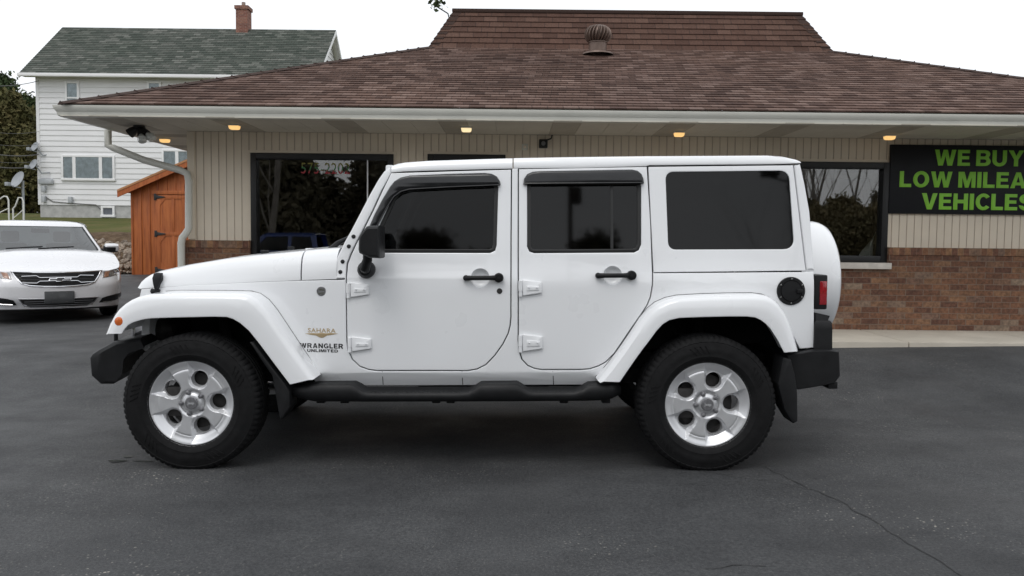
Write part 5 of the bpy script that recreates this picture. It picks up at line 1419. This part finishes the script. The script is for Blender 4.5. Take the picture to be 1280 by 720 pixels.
# ------------------------------------------------------------------ trees
def cards(verts, faces, c, size, rng, n, droop=0, elong=2.2):
    for _ in range(n):
        d = Vector((rng.gauss(0,1), rng.gauss(0,1), rng.gauss(0,1)-droop)).normalized(); u = d.cross(Vector((rng.gauss(0,1), rng.gauss(0,1), rng.gauss(0,1)))).normalized()
        s = size*rng.uniform(.6, 1.4); p = c + Vector((rng.gauss(0,1), rng.gauss(0,1), rng.gauss(0,1)))*size*1.1
        i = len(verts); verts += [p-u*s*.5, p+d*s*elong*.5, p+u*s*.5, p-d*s*elong*.5]; faces.append((i, i+1, i+2, i+3))
def mesh_obj(name, verts, faces, mat, parent):
    me = bpy.data.meshes.new(name); me.from_pydata([tuple(v) for v in verts], [], faces); me.materials.append(mat)
    o = bpy.data.objects.new(name, me); COL.objects.link(o); o.parent = parent; return o
def conifer(loc, h, rad, seed, mat, label, cat='tree', group=None, cs=.16, dens=1.0, shape=1.0, base=.06, rot=0):
    r = random.Random(seed); t = thing('evergreen_tree', loc, label, cat, group)
    bm = NB(); tube(bm, [(0,0,-.3),(.03,0,h*.4),(0,.03,h*.97)], [h*.022,h*.015,.015], 8); V, Fc = [], []
    z = h*base
    while z < h*.985:
        f = (z-h*base)/(h*(1-base)); rr = rad*max(.04, (1-f**shape))*r.uniform(.8, 1.12); nb = max(4, int(9*(1-f)+4))
        for _ in range(nb):
            a = r.uniform(0, 2*PI); L = rr*r.uniform(.6, 1.12); tilt = lerp(-.28, .35, f)
            tip = Vector((math.cos(a)*L, math.sin(a)*L, z+L*tilt)); st_ = Vector((0, 0, z)); tube(bm, [st_, st_.lerp(tip, .5)+Vector((0,0,.05*L)), tip], [.022*(1-f)+.006, .01, .004], 4, cap=False)
            m_ = max(3, int(L/cs*1.25*dens))
            for k in range(m_):
                q = st_.lerp(tip, lerp(.22, 1.03, (k+r.random())/m_)); q.z += .05*L-.14*cs
                cards(V, Fc, q, cs, r, 4, .35)
        z += h*.035*r.uniform(.7, 1.3)
    fin(bm, 'trunk', M['bark'], t, recalc=False); mesh_obj('crown', V, Fc, mat, t); return t
def bushy(loc, h, rad, seed, mat, label, group=None, cs=.22, n=260):
    r = random.Random(seed); t = thing('evergreen_tree', loc, label, 'tree', group); bm = NB(); V, Fc = [], []
    tube(bm, [(0,0,-.3),(.1,0,h*.5),(0,.1,h*.9)], [h*.03,h*.02,.03], 8)
    for i in range(n):
        f = r.random()**.8; a = r.uniform(0, 2*PI); pr = math.sin(PI*min(.98, .12+.88*f)**.8)**.7*rad
        L = pr*math.sqrt(r.uniform(.35, 1.05)); c = Vector((math.cos(a)*L, math.sin(a)*L, h*lerp(.08, 1.0, f)+r.gauss(0,.1)))
        if i % 4 == 0: tube(bm, [(0, 0, c.z*.8), (c.x*.5, c.y*.5, c.z*.93), tuple(c)], [.05,.03,.01], 4, cap=False)
        for _ in range(5):
            cards(V, Fc, c+Vector((r.gauss(0,1), r.gauss(0,1), r.gauss(0,.6)))*rad*.11, cs, r, 6, .1)
    fin(bm, 'trunk', M['bark'], t, recalc=False); mesh_obj('crown', V, Fc, mat, t); return t
def bare(loc, h, seed, label, group=None, mat='bark_pale', spread=.5, thin=.016):
    r = random.Random(seed); t = thing('bare_tree', loc, label, 'tree', group); tr, tw = NB(), NB()
    def grow(p, d, L, rad, lv):
        pts = [p]; rr = [rad]
        for k in range(4):
            d = (d + Vector((r.gauss(0,.10), r.gauss(0,.10), r.gauss(0,.06)+.04))).normalized(); p = p + d*L/4; pts.append(p); rr.append(rad*(1-.14*(k+1)))
        tube(tr if lv == 0 else tw, pts, rr, 7 if lv < 2 else 4, cap=False)
        if lv < 4:
            for k in range(3 if lv else 8):
                q = pts[r.choice((2,3,4)) if lv else min(4, 1+k//2)]; nd = (d*.75 + Vector((r.gauss(0,spread), r.gauss(0,spread), abs(r.gauss(0,.25))))).normalized()
                grow(q, nd, L*r.uniform(.45,.7), rr[-1]*r.uniform(.5,.75), lv+1)
    grow(Vector((0,0,-.2)), Vector((0,0,1)), h*.62, h*thin, 0)
    fin(tr, 'trunk', M[mat], t, recalc=False); fin(tw, 'branches', M[mat], t, recalc=False); return t
G1 = 'evergreens left of the house'
def left_tree(px, top, Y, rad, seed, mat, label, **k):
    q = P(px, top, Y); z = terrain_z(q.x, Y); bushy((q.x, Y, z), q.z-z, rad, seed, mat, label, G1, **k)
left_tree(2, 100, 50, 1.9, 1, M['pine'], 'green topped evergreen at the left edge behind the cables', n=520, cs=.13)
left_tree(33, 127, 49, 1.6, 2, M['pine'], 'green evergreen directly beside the left corner of the house', n=460, cs=.13)
left_tree(10, 122, 47, 2.0, 3, M['cedar_tree'], 'brownish evergreen in front of the green ones left of the house', n=800, cs=.13)
left_tree(-30, 112, 52, 2.6, 4, M['cedar_tree'], 'brownish evergreen just beyond the left edge', n=400, cs=.15)
left_tree(38, 170, 46, 1.5, 5, M['cedar_tree'], 'low dark evergreen behind the dishes at the house corner', n=520, cs=.13)
left_tree(58, 150, 56, 2.2, 6, M['pine'], 'evergreen mostly hidden behind the house corner', n=200)
G2 = 'trees across the road mirrored in the windows'
rg2 = random.Random(11)
protos = [conifer((-10.9, -20, -.1), 11.5, 2.6, 21, M['spruce'], 'tall dark spruce across the road mirrored in the left window', group=G2, cs=.2)]
for x, y, s_, lb in ((-6.2,-24,.8,'dark spruce mirrored near the middle of the left window'), (-4.2,-22,.78,'shorter dark spruce mirrored at the right of the left window'), (-15,-24,1.1,'tall spruce far left across the road'), (-13.2,-29,1.0,'distant spruce between the two tall left ones'), (13.9,-24,.40,'short spruce mirrored in the right window'), (15.8,-25,.30,'low spruce at the right of the mirrored treeline'), (18.5,-23,.33,'squat spruce far right across the road'), (-8.6,-31,.95,'distant spruce behind the bare spreading tree'), (7.0,-33,.6,'small distant spruce in the middle of the far treeline')):
    c = copy_tree(protos[0]); c.location = (x, y, terrain_z(x, y)); c.scale = (s_,)*3; c.rotation_euler.z = rg2.uniform(0, 6); c['label'] = lb
b0 = bare((-10.4, -16, -.1), 11, 31, 'pale bare tree with spreading limbs mirrored in the left window', G2)
b1 = bare((16.2, -31, .2), 12, 37, 'slender bare tree in the middle of the mirrored bare row', G2, thin=.0085, spread=.33)
sl_ = [(14.2,-30,1.0,'slender bare tree at the left end of the mirrored bare row'), (15.2,-35,1.15,'slender bare tree second in the mirrored bare row'), (17.2,-36,1.2,'slender bare tree fourth in the mirrored bare row'), (18.0,-29,1.0,'slender bare tree fifth in the mirrored bare row'), (19.3,-34,1.1,'slender bare tree second from the right across the road'), (20.5,-31,1.05,'slender bare tree furthest right across the road'), (15.6,-28,.9,'shorter slender bare tree in front of the mirrored bare row'), (17.0,-27.5,.92,'shorter slender bare tree right of its neighbour in the mirrored bare row'), (9.5,-36,.8,'slender bare tree in the far treeline behind the vehicle'), (16.7,-33,1.2,'tallest slender bare tree in the mirrored bare row'), (18.6,-32,1.1,'slender bare tree close behind the squat far right spruce')]
for src, (x, y, s_, lb) in [(b1, a) for a in sl_] + [(b0, (-5.8,-28,.9,'bare tree with spreading limbs between the mirrored spruces'))]:
    c = copy_tree(src); c.location = (x, y, terrain_z(x, y)); c.scale = (s_,)*3; c.rotation_euler.z = rg2.uniform(0, 6); c['label'] = lb
hedge = bushy((0, -34, .2), 5.0, 3.2, 41, M['spruce'], 'broad low shrub in the far treeline across the road', 'shrubs across the road', cs=.3, n=170)
for x, y, s_ in ((-22,-30,1.2),(-14,-33,1.3),(-6,-35,1.1),(6,-38,1.3),(30,-30,1.1),(-30,-28,1.3)):
    c = copy_tree(hedge); c.location = (x, y, terrain_z(x, y)); c.scale = (s_, s_, s_*rg2.uniform(.8, 1.1)) if not isinstance(s_, tuple) else (s_[0], s_[0], s_[1]); c.rotation_euler.z = rg2.uniform(0, 6)
low0 = bushy((14.8, -22, .2), 2.6, 1.6, 45, M['olive'], 'low olive shrub at the left of the mirrored bare row', 'olive shrubs below the bare row', cs=.10, n=330)
for x, y, s_, lb in ((12.6,-23,.95,'low olive shrub furthest left below the mirrored bare row'), (16.6,-23,1.05,'low olive shrub in the middle below the mirrored bare row'), (18.6,-22,1.1,'low olive shrub right of the middle below the mirrored bare row'), (20.6,-24,1.1,'low olive shrub furthest right below the mirrored bare row'), (15.7,-26,1.2,'taller olive shrub behind the low shrubs'), (18.0,-26,1.25,'tallest olive shrub behind the low shrubs')):
    c = copy_tree(low0); c.location = (x, y, terrain_z(x, y)); c.scale = (s_,)*3; c.rotation_euler.z = rg2.uniform(0, 6); c['label'] = lb
tall0 = bushy((-3.6, -25, .3), 9.3, 2.6, 43, M['spruce'], 'rounded evergreen across the road mirrored low in the front door window', 'rounded evergreens across the road', cs=.11, n=700)
for x, y, s_, lb in ((-1.2,-26,.94,'rounded evergreen right of the first one mirrored in the front door window'), (1.3,-25,.86,'rounded evergreen at the foot of the utility pole'), (3.6,-25,1.0,'rounded evergreen right of the utility pole'), (5.8,-26,.9,'rounded evergreen between the utility pole and the light pole'), (8.6,-27,.82,'rounded evergreen right of the light pole'), (11.2,-28,.74,'lowest rounded evergreen at the right end of its row')):
    c = copy_tree(tall0); c.location = (x, y, terrain_z(x, y)); c.scale = (s_,)*3; c.rotation_euler.z = rg2.uniform(0, 6); c['label'] = lb
# light pole mirrored in the rear side window
t = thing('light_pole', (6.9, -10, g(6.9, -10)), 'dark pole with two floodlights mirrored in the rear side window', 'light pole')
bm = NB(); tube(bm, [(0,0,-.2),(0,0,7.3)], [.075,.05], 12); fin(bm, 'pole', M['iron'], t)
bm = NB(); tube(bm, [(-.5,0,7.3),(0,0,7.15),(.5,0,7.3)], .03, 8); fin(bm, 'crossarm', M['iron'], t)
for s in (-1, 1):
    bm = NB(); box(bm, s*.5-.22, s*.5+.22, -.1, .2, 7.3, 7.62, .04); fin(bm, 'lamp_head', M['iron'], t)
t = thing('utility_pole', (1.75, -15, g(1.75, -15)), 'tall wooden utility pole across the lot mirrored in the rear door window', 'pole')
bm = NB(); tube(bm, [(0,0,-.3),(0,0,9.2)], [.10,.07], 12); fin(bm, 'post', M['bark'], t)
bm = NB(); lathe(bm, [(.02,8.2),(.16,8.25),(.16,8.75),(.02,8.8)], 16, 'Z', (.2,0,0)); fin(bm, 'transformer', M['bark'], t)
# roof ornament on a thin rod
p = P(548, 4, 14.2); t = thing('roof_ornament', (P(562, 18, 14.2).x, 14.2, mz1), 'small leafy ornament on a bent rod above the roof edge', 'ornament'); O_ = Vector(t.location)
bm = NB(); tube(bm, [(.1, .0, -.02), tuple(P(560, 17, 14.2)-O_), tuple(P(545, 7.5, 14.2)-O_)], .012, 6); fin(bm, 'rod', M['iron'], t)
r = random.Random(5); V, Fc = [], []; cards(V, Fc, p-O_, .05, r, 60, 0, 1.4); mesh_obj('leaves', V, Fc, M['pine'], t)
# ------------------------------------------------------------------ white sedan at the left
CY = math.radians(36)
q = ground_hit(73, 404)
car = thing('sedan_car', (-6.50, 11.8, g(-6.5, 12.5)), 'white sedan facing the viewer at the left edge beside the shed', 'car', rot=(0, 0, CY-PI/2))
# local axes: x runs from nose to tail, y across, z up.  nose at x = 0
car.rotation_euler = (0, 0, PI/2+CY)
CW = .925
def zsh(x): # shoulder line
    return lerp(.735, .99, sstep(0, 1.35, x)) if x < 1.35 else lerp(.99, 1.03, sstep(1.35, 4.2, x))
def zbot(x): return .20
def front_x(y, z):
    """distance of the nose surface behind the foremost point"""
    b = abs(y)/CW
    return .10*b**2 + .42*b**5 + .05*sstep(.55, .80, z) + .14*max(0, z-.60)**1.5*2 + .07*sstep(.36, .20, z)
def plan(t):
    """t 0..1 half outline from nose centre to tail centre -> (x, y)"""
    pts = [(0,0),(.016,.35),(.035,.5),(.075,.65),(.15,.76),(.29,.85),(.48,.905),(.8,.922),(1.6,.925),(3.4,.925),(4.2,.91),(4.75,.86),(5.0,.74),(5.09,.5),(5.11,0)]
    k = t*(len(pts)-1); i = min(int(k), len(pts)-2); f = k-i
    p0 = pts[max(i-1, 0)]; p1, p2 = pts[i], pts[i+1]; p3 = pts[min(i+2, len(pts)-1)]
    if i == 0: p0 = (pts[1][0], -pts[1][1])
    cr = lambda a, b, c, d: .5*((2*b)+(-a+c)*f+(2*a-5*b+4*c-d)*f*f+(-a+3*b-3*c+d)*f**3)
    return cr(p0[0],p1[0],p2[0],p3[0]), cr(p0[1],p1[1],p2[1],p3[1])
def prof(v, x):
    """inset of the side at height share v; nose leans back at the top"""
    side = .035*(1-v)**3 + .03*max(0, v-.55)**1.5
    nose = .07*sstep(.3, 0, v) + .10*sstep(.55, 1, v)**1.3
    return side, nose
bm = NB(); NT_, NV = 70, 14; grid = []
for s in (1, -1):
    rows = []
    for j in range(NV+1):
        v = j/NV; row = []
        for i in range(NT_+1):
            x, y = plan(i/NT_); sd, ns = prof(v, x); kx = sstep(.9, .2, x); kr = sstep(4.4, 5.0, x)
            z = lerp(zbot(x), zsh(x), v); row.append(Vector((x + ns*kx - ns*kr, s*max(0, y - sd), z)))
        rows.append(row)
    loft(bm, rows, closed=False); grid.append(rows[-1])
# bonnet and boot lid between the shoulders
for rng_ in ((0, NT_),):
    NA_ = 12
    for i in range(NT_):
        pass
top = []
for i in range(NT_+1):
    a, b_ = grid[0][i], grid[1][i]; row = []
    for k in range(NA_+1):
        u = k/NA_; p = a.lerp(b_, u); yy = abs(2*u-1); h_ = min(1, abs(a.y)/.85)
        p.z += (.055*(1-yy**4) - .018*math.exp(-((yy-.62)/.10)**2))*h_*sstep(-.2, .8, p.x); row.append(p)
    top.append(row)
loft(bm, top, closed=False)
bmesh.ops.remove_doubles(bm, verts=bm.verts[:], dist=.0008)
# wheel arches cut open
cx_w = (.98, 3.82)
for f in [f for f in bm.faces if abs(f.calc_center_median().y) > .80 and any(math.hypot(f.calc_center_median().x-c, f.calc_center_median().z-.335) < .37 for c in cx_w)]: bm.faces.remove(f)
cb = fin(bm, 'body', M['white2'], car, angle=50)
bm = NB(); box(bm, .35, 4.85, -.80, .80, .16, .60, .05); fin(bm, 'underbody', M['void'], car)
# cabin: glass shell, roof and pillars
def cab(z):
    f = max(0, (z-.98)/.52)
    return (lerp(1.28, 2.18, f**.9), lerp(4.45, 3.55, f), lerp(.885, .665, f))
def cab_ring(z, n=40, inset=0):
    x0_, x1_, w_ = cab(z); cx_, L = (x0_+x1_)/2, (x1_-x0_)/2; r = []
    for k_ in range(n):
        a = 2*PI*k_/n; c_, s_ = math.cos(a), math.sin(a); e = .22
        x = cx_ - math.copysign(abs(c_)**e, c_)*(L-inset); y = math.copysign(abs(s_)**.25, s_)*(w_-inset)
        if c_ > .5: x += .12*(abs(y)/w_)**2.5
        r.append(Vector((x, y, z)))
    return r
bm = NB(); loft(bm, [cab_ring(z) for z in (.93,1.05,1.16,1.27,1.37,1.43)], cap=False); fin(bm, 'cabin_glass', M['tintf'] if False else glass_mat('sedan_glass', (.50,.55,.55), 2.5), car, angle=60)
bm = NB(); loft(bm, [cab_ring(1.40, inset=-.012), cab_ring(1.445, inset=-.006), cab_ring(1.475, inset=.05), cab_ring(1.492, inset=.16), cab_ring(1.50, inset=.34)]); rf = fin(bm, 'roof', M['white2'], car, angle=60)
bm = NB(); box(bm, 2.55, 3.05, -.35, .35, 1.485, 1.503, .006); fin(bm, 'sunroof', M['gloss'], rf)
def pillar(k_idx):
    bm = NB(); rows = []
    for z in (.95,1.05,1.16,1.27,1.37,1.42):
        R_ = cab_ring(z, 80, -.012); rows.append([R_[i_ % 80] for i_ in k_idx])
    loft(bm, rows, closed=False); o = fin(bm, 'pillar', M['white2'], car, recalc=False, angle=60)
    md = o.modifiers.new('thickness', 'SOLIDIFY'); md.thickness = .02
for idx in ([8,9,10], [70,71,72], [27,28,29,30,31], [49,50,51,52,53]): pillar(idx)
# details of the front, laid on the nose surface; x follows the body
def nose(y, z):
    v = max(0, min(1, (z-.20)/.535)); lo, hi = 0., .55
    for _ in range(24):
        t_ = (lo+hi)/2
        x, yy = plan(t_); sd, ns = prof(v, x)
        if yy - sd*0 < abs(y): lo = t_
        else: hi = t_
    x, yy = plan(lo); sd, ns = prof(v, x); return x + ns*sstep(.9, .2, x)
def nmap(off): return lambda u, v, d: Vector((nose(u, v)-off+d, u, v))
# plan() gives the half width for the nose centre line; the y axis grows to the viewer's right
sgn = -1
def fpanel(name, pts, mat, off, th, r=.004, parent=None, holes=(), step=.05):
    bm = NB(); panel(bm, [(sgn*u, v) for u, v in pts], [[(sgn*u, v) for u, v in h] for h in holes], fmap=nmap(off), thick=th, r=r, step_u=step, step_v=.06); return fin(bm, name, mat, parent or car, angle=40)
def sym(pts): return pts + [(-u, v) for u, v in pts[::-1]]
GR_ = sym([(0,.722),(.34,.728),(.63,.745),(.60,.70),(.50,.575),(.36,.542),(0,.525)])
GR_ = [(-.555,.725),(-.30,.712),(0,.708),(.30,.712),(.555,.725),(.53,.68),(.46,.585),(.37,.552),(.2,.535),(0,.53),(-.2,.535),(-.37,.552),(-.46,.585),(-.53,.68)]
big = offset(ccw(GR_), -.022)
gr = fpanel('grille', GR_, M['void'], .004, .03)
fpanel('grille_surround', big, M['chrome'], .012, .02, .006, gr, [GR_])
for z in (.575,.60,.625,.65,.675,.695):
    hw = lerp(.43, .53, (z-.575)/.12); fpanel('grille_bar', [(-hw,z-.004),(hw,z-.004),(hw,z+.004),(-hw,z+.004)], M['gloss'], .010, .012, .001, gr)
for dz in (.650, .600):
    b_ = 1 if dz > .62 else -1
    o_ = [(-.46,dz+b_*.02),(-.28,dz+b_*.026),(-.24,dz-.0),(.24,dz),(.28,dz+b_*.026),(.46,dz+b_*.02)]
    bm = NB(); tube(bm, [Vector((nose(abs(u), v)-.02, sgn*u, v)) for u, v in o_], .0075, 6); fin(bm, 'grille_trim', M['chrome'], gr)
bow = [(u_, v_-.02) for u_, v_ in [(-.135,.622),(-.045,.622),(-.04,.612),(.035,.612),(.05,.628),(.15,.628),(.165,.664),(.075,.664),(.07,.676),(-.025,.676),(-.035,.660),(-.12,.660)]]
fpanel('emblem', bow, M['chrome'], .034, .012, .003, gr); fpanel('emblem_inlay', offset(ccw(bow), .010), M['decal'], .037, .006, .001, gr)
for s in (-1, 1):
    hl_ = [(s*u, v) for u, v in ((.575,.625),(.60,.725),(.72,.745),(.86,.775),(.905,.765),(.90,.69),(.82,.665),(.70,.64))]
    h = fpanel('headlight', hl_, noisy('headlamp_bowl', (.30,.29,.29), .15, .5, 14, coat=1, metal=.6), .006, .03, .006)
    fpanel('lamp_reflector', [(s*u, v) for u, v in ((.60,.635),(.625,.72),(.70,.73),(.67,.65))], noisy('amber_reflector', (.30,.14,.08), .3, .3, 30, coat=1), .010, .01, .002, h)
    bm = NB(); cy_ = s*.79; xx = nose(.79, .712)
    lathe(bm, [(.05,-.014),(.046,-.024),(.032,-.022),(.030,-.010),(.001,-.018)], 22, 'X', (xx, sgn*cy_, .712)); fin(bm, 'projector', M['chrome'], h)
    fg = [(s*u, v) for u, v in ((.525,.265),(.565,.335),(.64,.36),(.78,.385),(.885,.395),(.885,.335),(.80,.295),(.64,.265))]
    f_ = fpanel('fog_opening', fg, M['gloss'], .006, .02); bm = NB(); bl = [(s*u, v) for u, v in ((.575,.272),(.70,.278),(.84,.325))]
    tube(bm, [Vector((nose(abs(u), v)-.012, sgn*u, v)) for u, v in bl], .006, 6); fin(bm, 'fog_trim', M['chrome'], f_)
lg = [(-.49,.345),(0,.335),(.49,.345),(.45,.285),(.36,.235),(0,.222),(-.36,.235),(-.45,.285)]
li = fpanel('lower_intake', lg, M['void'], .004, .02)
for z in (.25,.28,.31): fpanel('intake_bar', [(-.44,z-.005),(.44,z-.005),(.44,z+.005),(-.44,z+.005)], M['chrome'], .012, .01, .001, li)
fpanel('intake_trim', offset(ccw(lg), -.014), M['chrome'], .006, .012, .003, li, [lg])
fpanel('front_plate', rounded([(-.19,.275),(.19,.275),(.19,.455),(-.19,.455)], .015, 3), noisy('blank_plate', (.11,.115,.12), .35, .15, 6), .030, .024, .003)
bm = NB()
for u in (-.09,.09):
    for v in (.30,.43): lathe(bm, [(.006,0),(.004,-.003)], 8, 'X', (nose(u, v)-.030, u, v), False, True)
fin(bm, 'plate_screws', M['chrome'], car)
fpanel('front_lip', [(-.80,.205),(.80,.205),(.78,.185),(-.78,.185)], M['plastic'], .0, .05)
for s in (-1, 1):
    bm = NB(); o_ = [(1.58,1.0),(1.56,1.09),(1.60,1.13),(1.72,1.13),(1.76,1.06),(1.72,1.0)]
    loft(bm, [[Vector((1.66+(x-1.66)*k_, s*y, 1.065+(z-1.065)*k_)) for x, z in o_] for y, k_ in ((.88,.6),(.90,.95),(1.02,1),(1.08,.85),(1.095,.5))]); m_ = fin(bm, 'door_mirror', M['white2'], car, angle=50)
    bm = NB(); loft(bm, [[Vector((1.66+(x-1.66)*k_, s*y, 1.065+(z-1.065)*k_-.022)) for x, z in o_] for y, k_ in ((.87,.6),(.90,.93),(1.02,.96),(1.07,.8))]); tube(bm, [(1.68, s*.80, 1.0), (1.66, s*.92, 1.03)], .03, 8); fin(bm, 'mirror_cap', M['plastic'], m_)
bm = NB()
for s, y0_ in ((1, .12), (-1, .55)): tube(bm, [(1.24, y0_*1, 1.045), (1.36, y0_-.5*1, 1.075)], .012, 6)
fin(bm, 'wipers', M['plastic'], car)
for c in cx_w:
    for s in (-1, 1):
        bm = NB(); lathe(bm, [(.21,-.10),(.25,-.11),(.31,-.10),(.335,-.07),(.335,.07),(.31,.10),(.21,.1)], 48, 'Y'); w_ = fin(bm, 'wheel', M['rubber'], car, loc=(c, s*.80, .335))
        bm = NB()
        for k_ in range(10):
            a = 2*PI*k_/10; tube(bm, [(.03*math.cos(a), s*.085, .03*math.sin(a)), (.21*math.cos(a), s*.10, .21*math.sin(a))], [.03,.022], 6)
        lathe(bm, [(.23,s*.105),(.205,s*.10),(.20,-s*.05)], 40, 'Y'); lathe(bm, [(.05,s*.07),(.05,s*.1),(.001,s*.102)], 16, 'Y'); fin(bm, 'rim', M['silver'], w_)
# seats and mirror seen through the windscreen
bm = NB()
for y in (-.38,.38): 
    box(bm, 2.5, 2.68, y-.24, y+.24, .6, 1.12, .06); box(bm, 2.56, 2.66, y-.13, y+.13, 1.14, 1.32, .04); box(bm, 2.1, 2.6, y-.25, y+.25, .5, .72, .05)
box(bm, 3.5, 3.7, -.65, .65, .6, 1.05, .05); box(bm, 1.55, 1.95, -.7, .7, .7, .98, .05); fin(bm, 'seats', noisy('beige_seats', (.28,.27,.25), .8, .1, 5), car)
bm = NB(); box(bm, 2.02, 2.06, -.13, .13, 1.29, 1.36, .015); fin(bm, 'rear_view_mirror', M['gloss'], car)
bm = NB(); box(bm, 4.85, 5.07, -.6, .6, .62, .82, .03); fin(bm, 'rear_light', M['red'], car)

# ------------------------------------------------------------------ blue pickup across the lot, mirrored in the left window
pk = thing('pickup_truck', (-7.6, -8.6, g(-7.6, -8.6)), 'blue pickup truck side-on, mirrored low in the left shop window', 'pickup truck')
M['blue'] = noisy('blue_paint', (.025,.055,.22), .3, .05, 2, coat=1)
prof_ = [(-2.7,.45),(-2.75,.62),(-2.7,.95),(-1.35,1.06),(-.62,1.62),(-.45,1.68),(1.0,1.70),(1.12,1.66),(1.22,1.08),(2.72,1.08),(2.75,.5)]
bm = NB(); 
fr = [(-2.7,.45),(-2.75,.62),(-2.7,.95),(-1.3,1.07),(2.72,1.07),(2.75,.5)]
arch = lambda c: [(c+.45*math.cos(a), .40+.45*math.sin(a)) for a in [PI*k/8 for k in range(9)] if .40+.45*math.sin(a) > .45]
o_ = [(-2.7,.47),(-2.75,.62),(-2.7,.95),(-1.3,1.08),(2.72,1.08),(2.75,.5)] + [p for p in arch(1.75)] + [p for p in arch(-1.75)]
panel(bm, o_, fmap=lambda u, v, d: Vector((u, -.92+d, v)), thick=1.84, r=.05); pb = fin(bm, 'body', M['blue'], pk)
bm = NB(); cabp = [(-1.32,1.06),(-.62,1.62),(-.42,1.69),(1.0,1.70),(1.12,1.66),(1.24,1.06)]
w1 = [(-.95,1.12),(-.48,1.56),(.22,1.58),(.22,1.12)]; w2 = [(.34,1.12),(.34,1.58),(.96,1.57),(1.06,1.12)]
for s in (-1, 1): panel(bm, cabp, [w1, w2], fmap=lambda u, v, d: Vector((u, s*(.88-.25*max(0, v-1.06)-d), v)), thick=.05, r=.02)
loft(bm, [[Vector((x, y, z)) for x, z in ((-.62,1.64),(-.42,1.70),(1.0,1.71),(1.13,1.66),(1.05,1.63),(-.5,1.62))] for y in (-.74,.74)]); cbp = fin(bm, 'cab', M['blue'], pk)
bm = NB()
for s in (-1, 1):
    for w_ in (w1, w2): panel(bm, offset(ccw(w_), -.01), fmap=lambda u, v, d: Vector((u, s*(.865-.25*max(0, v-1.06)-d), v)), thick=.01, r=.001)
loft(bm, [[Vector((-1.28,y,1.08)), Vector((-.66,y*.9,1.62))] for y in (-.8,.8)], closed=False); fin(bm, 'windows', M['tint'], cbp, recalc=False)
for c in (-1.75, 1.75):
    for s in (-1, 1):
        bm = NB(); lathe(bm, [(.2,-.12),(.36,-.12),(.39,-.08),(.39,.08),(.36,.12),(.2,.12)], 36, 'Y'); w_ = fin(bm, 'wheel', M['rubber'], pk, loc=(c, s*.80, .39))
        bm = NB(); lathe(bm, [(.23,s*.115),(.19,s*.09),(.06,s*.10),(.001,s*.11)], 24, 'Y'); fin(bm, 'rim', M['silver'], w_)
for s in (-1, 1):
    bm = NB(); box(bm, 2.70, 2.775, min(s*.72,s*.925), max(s*.72,s*.925), .72, 1.02, .02); fin(bm, 'tail_light', M['red'], pk)
    bm = NB(); box(bm, -2.765, -2.66, min(s*.55,s*.925), max(s*.55,s*.925), .74, .92, .03); fin(bm, 'headlight', M['chrome'], pk)
bm = NB(); box(bm, 2.72, 2.86, -.88, .88, .45, .62, .03); box(bm, -2.86, -2.70, -.88, .88, .42, .6, .03); fin(bm, 'bumper', M['chrome'], pk)
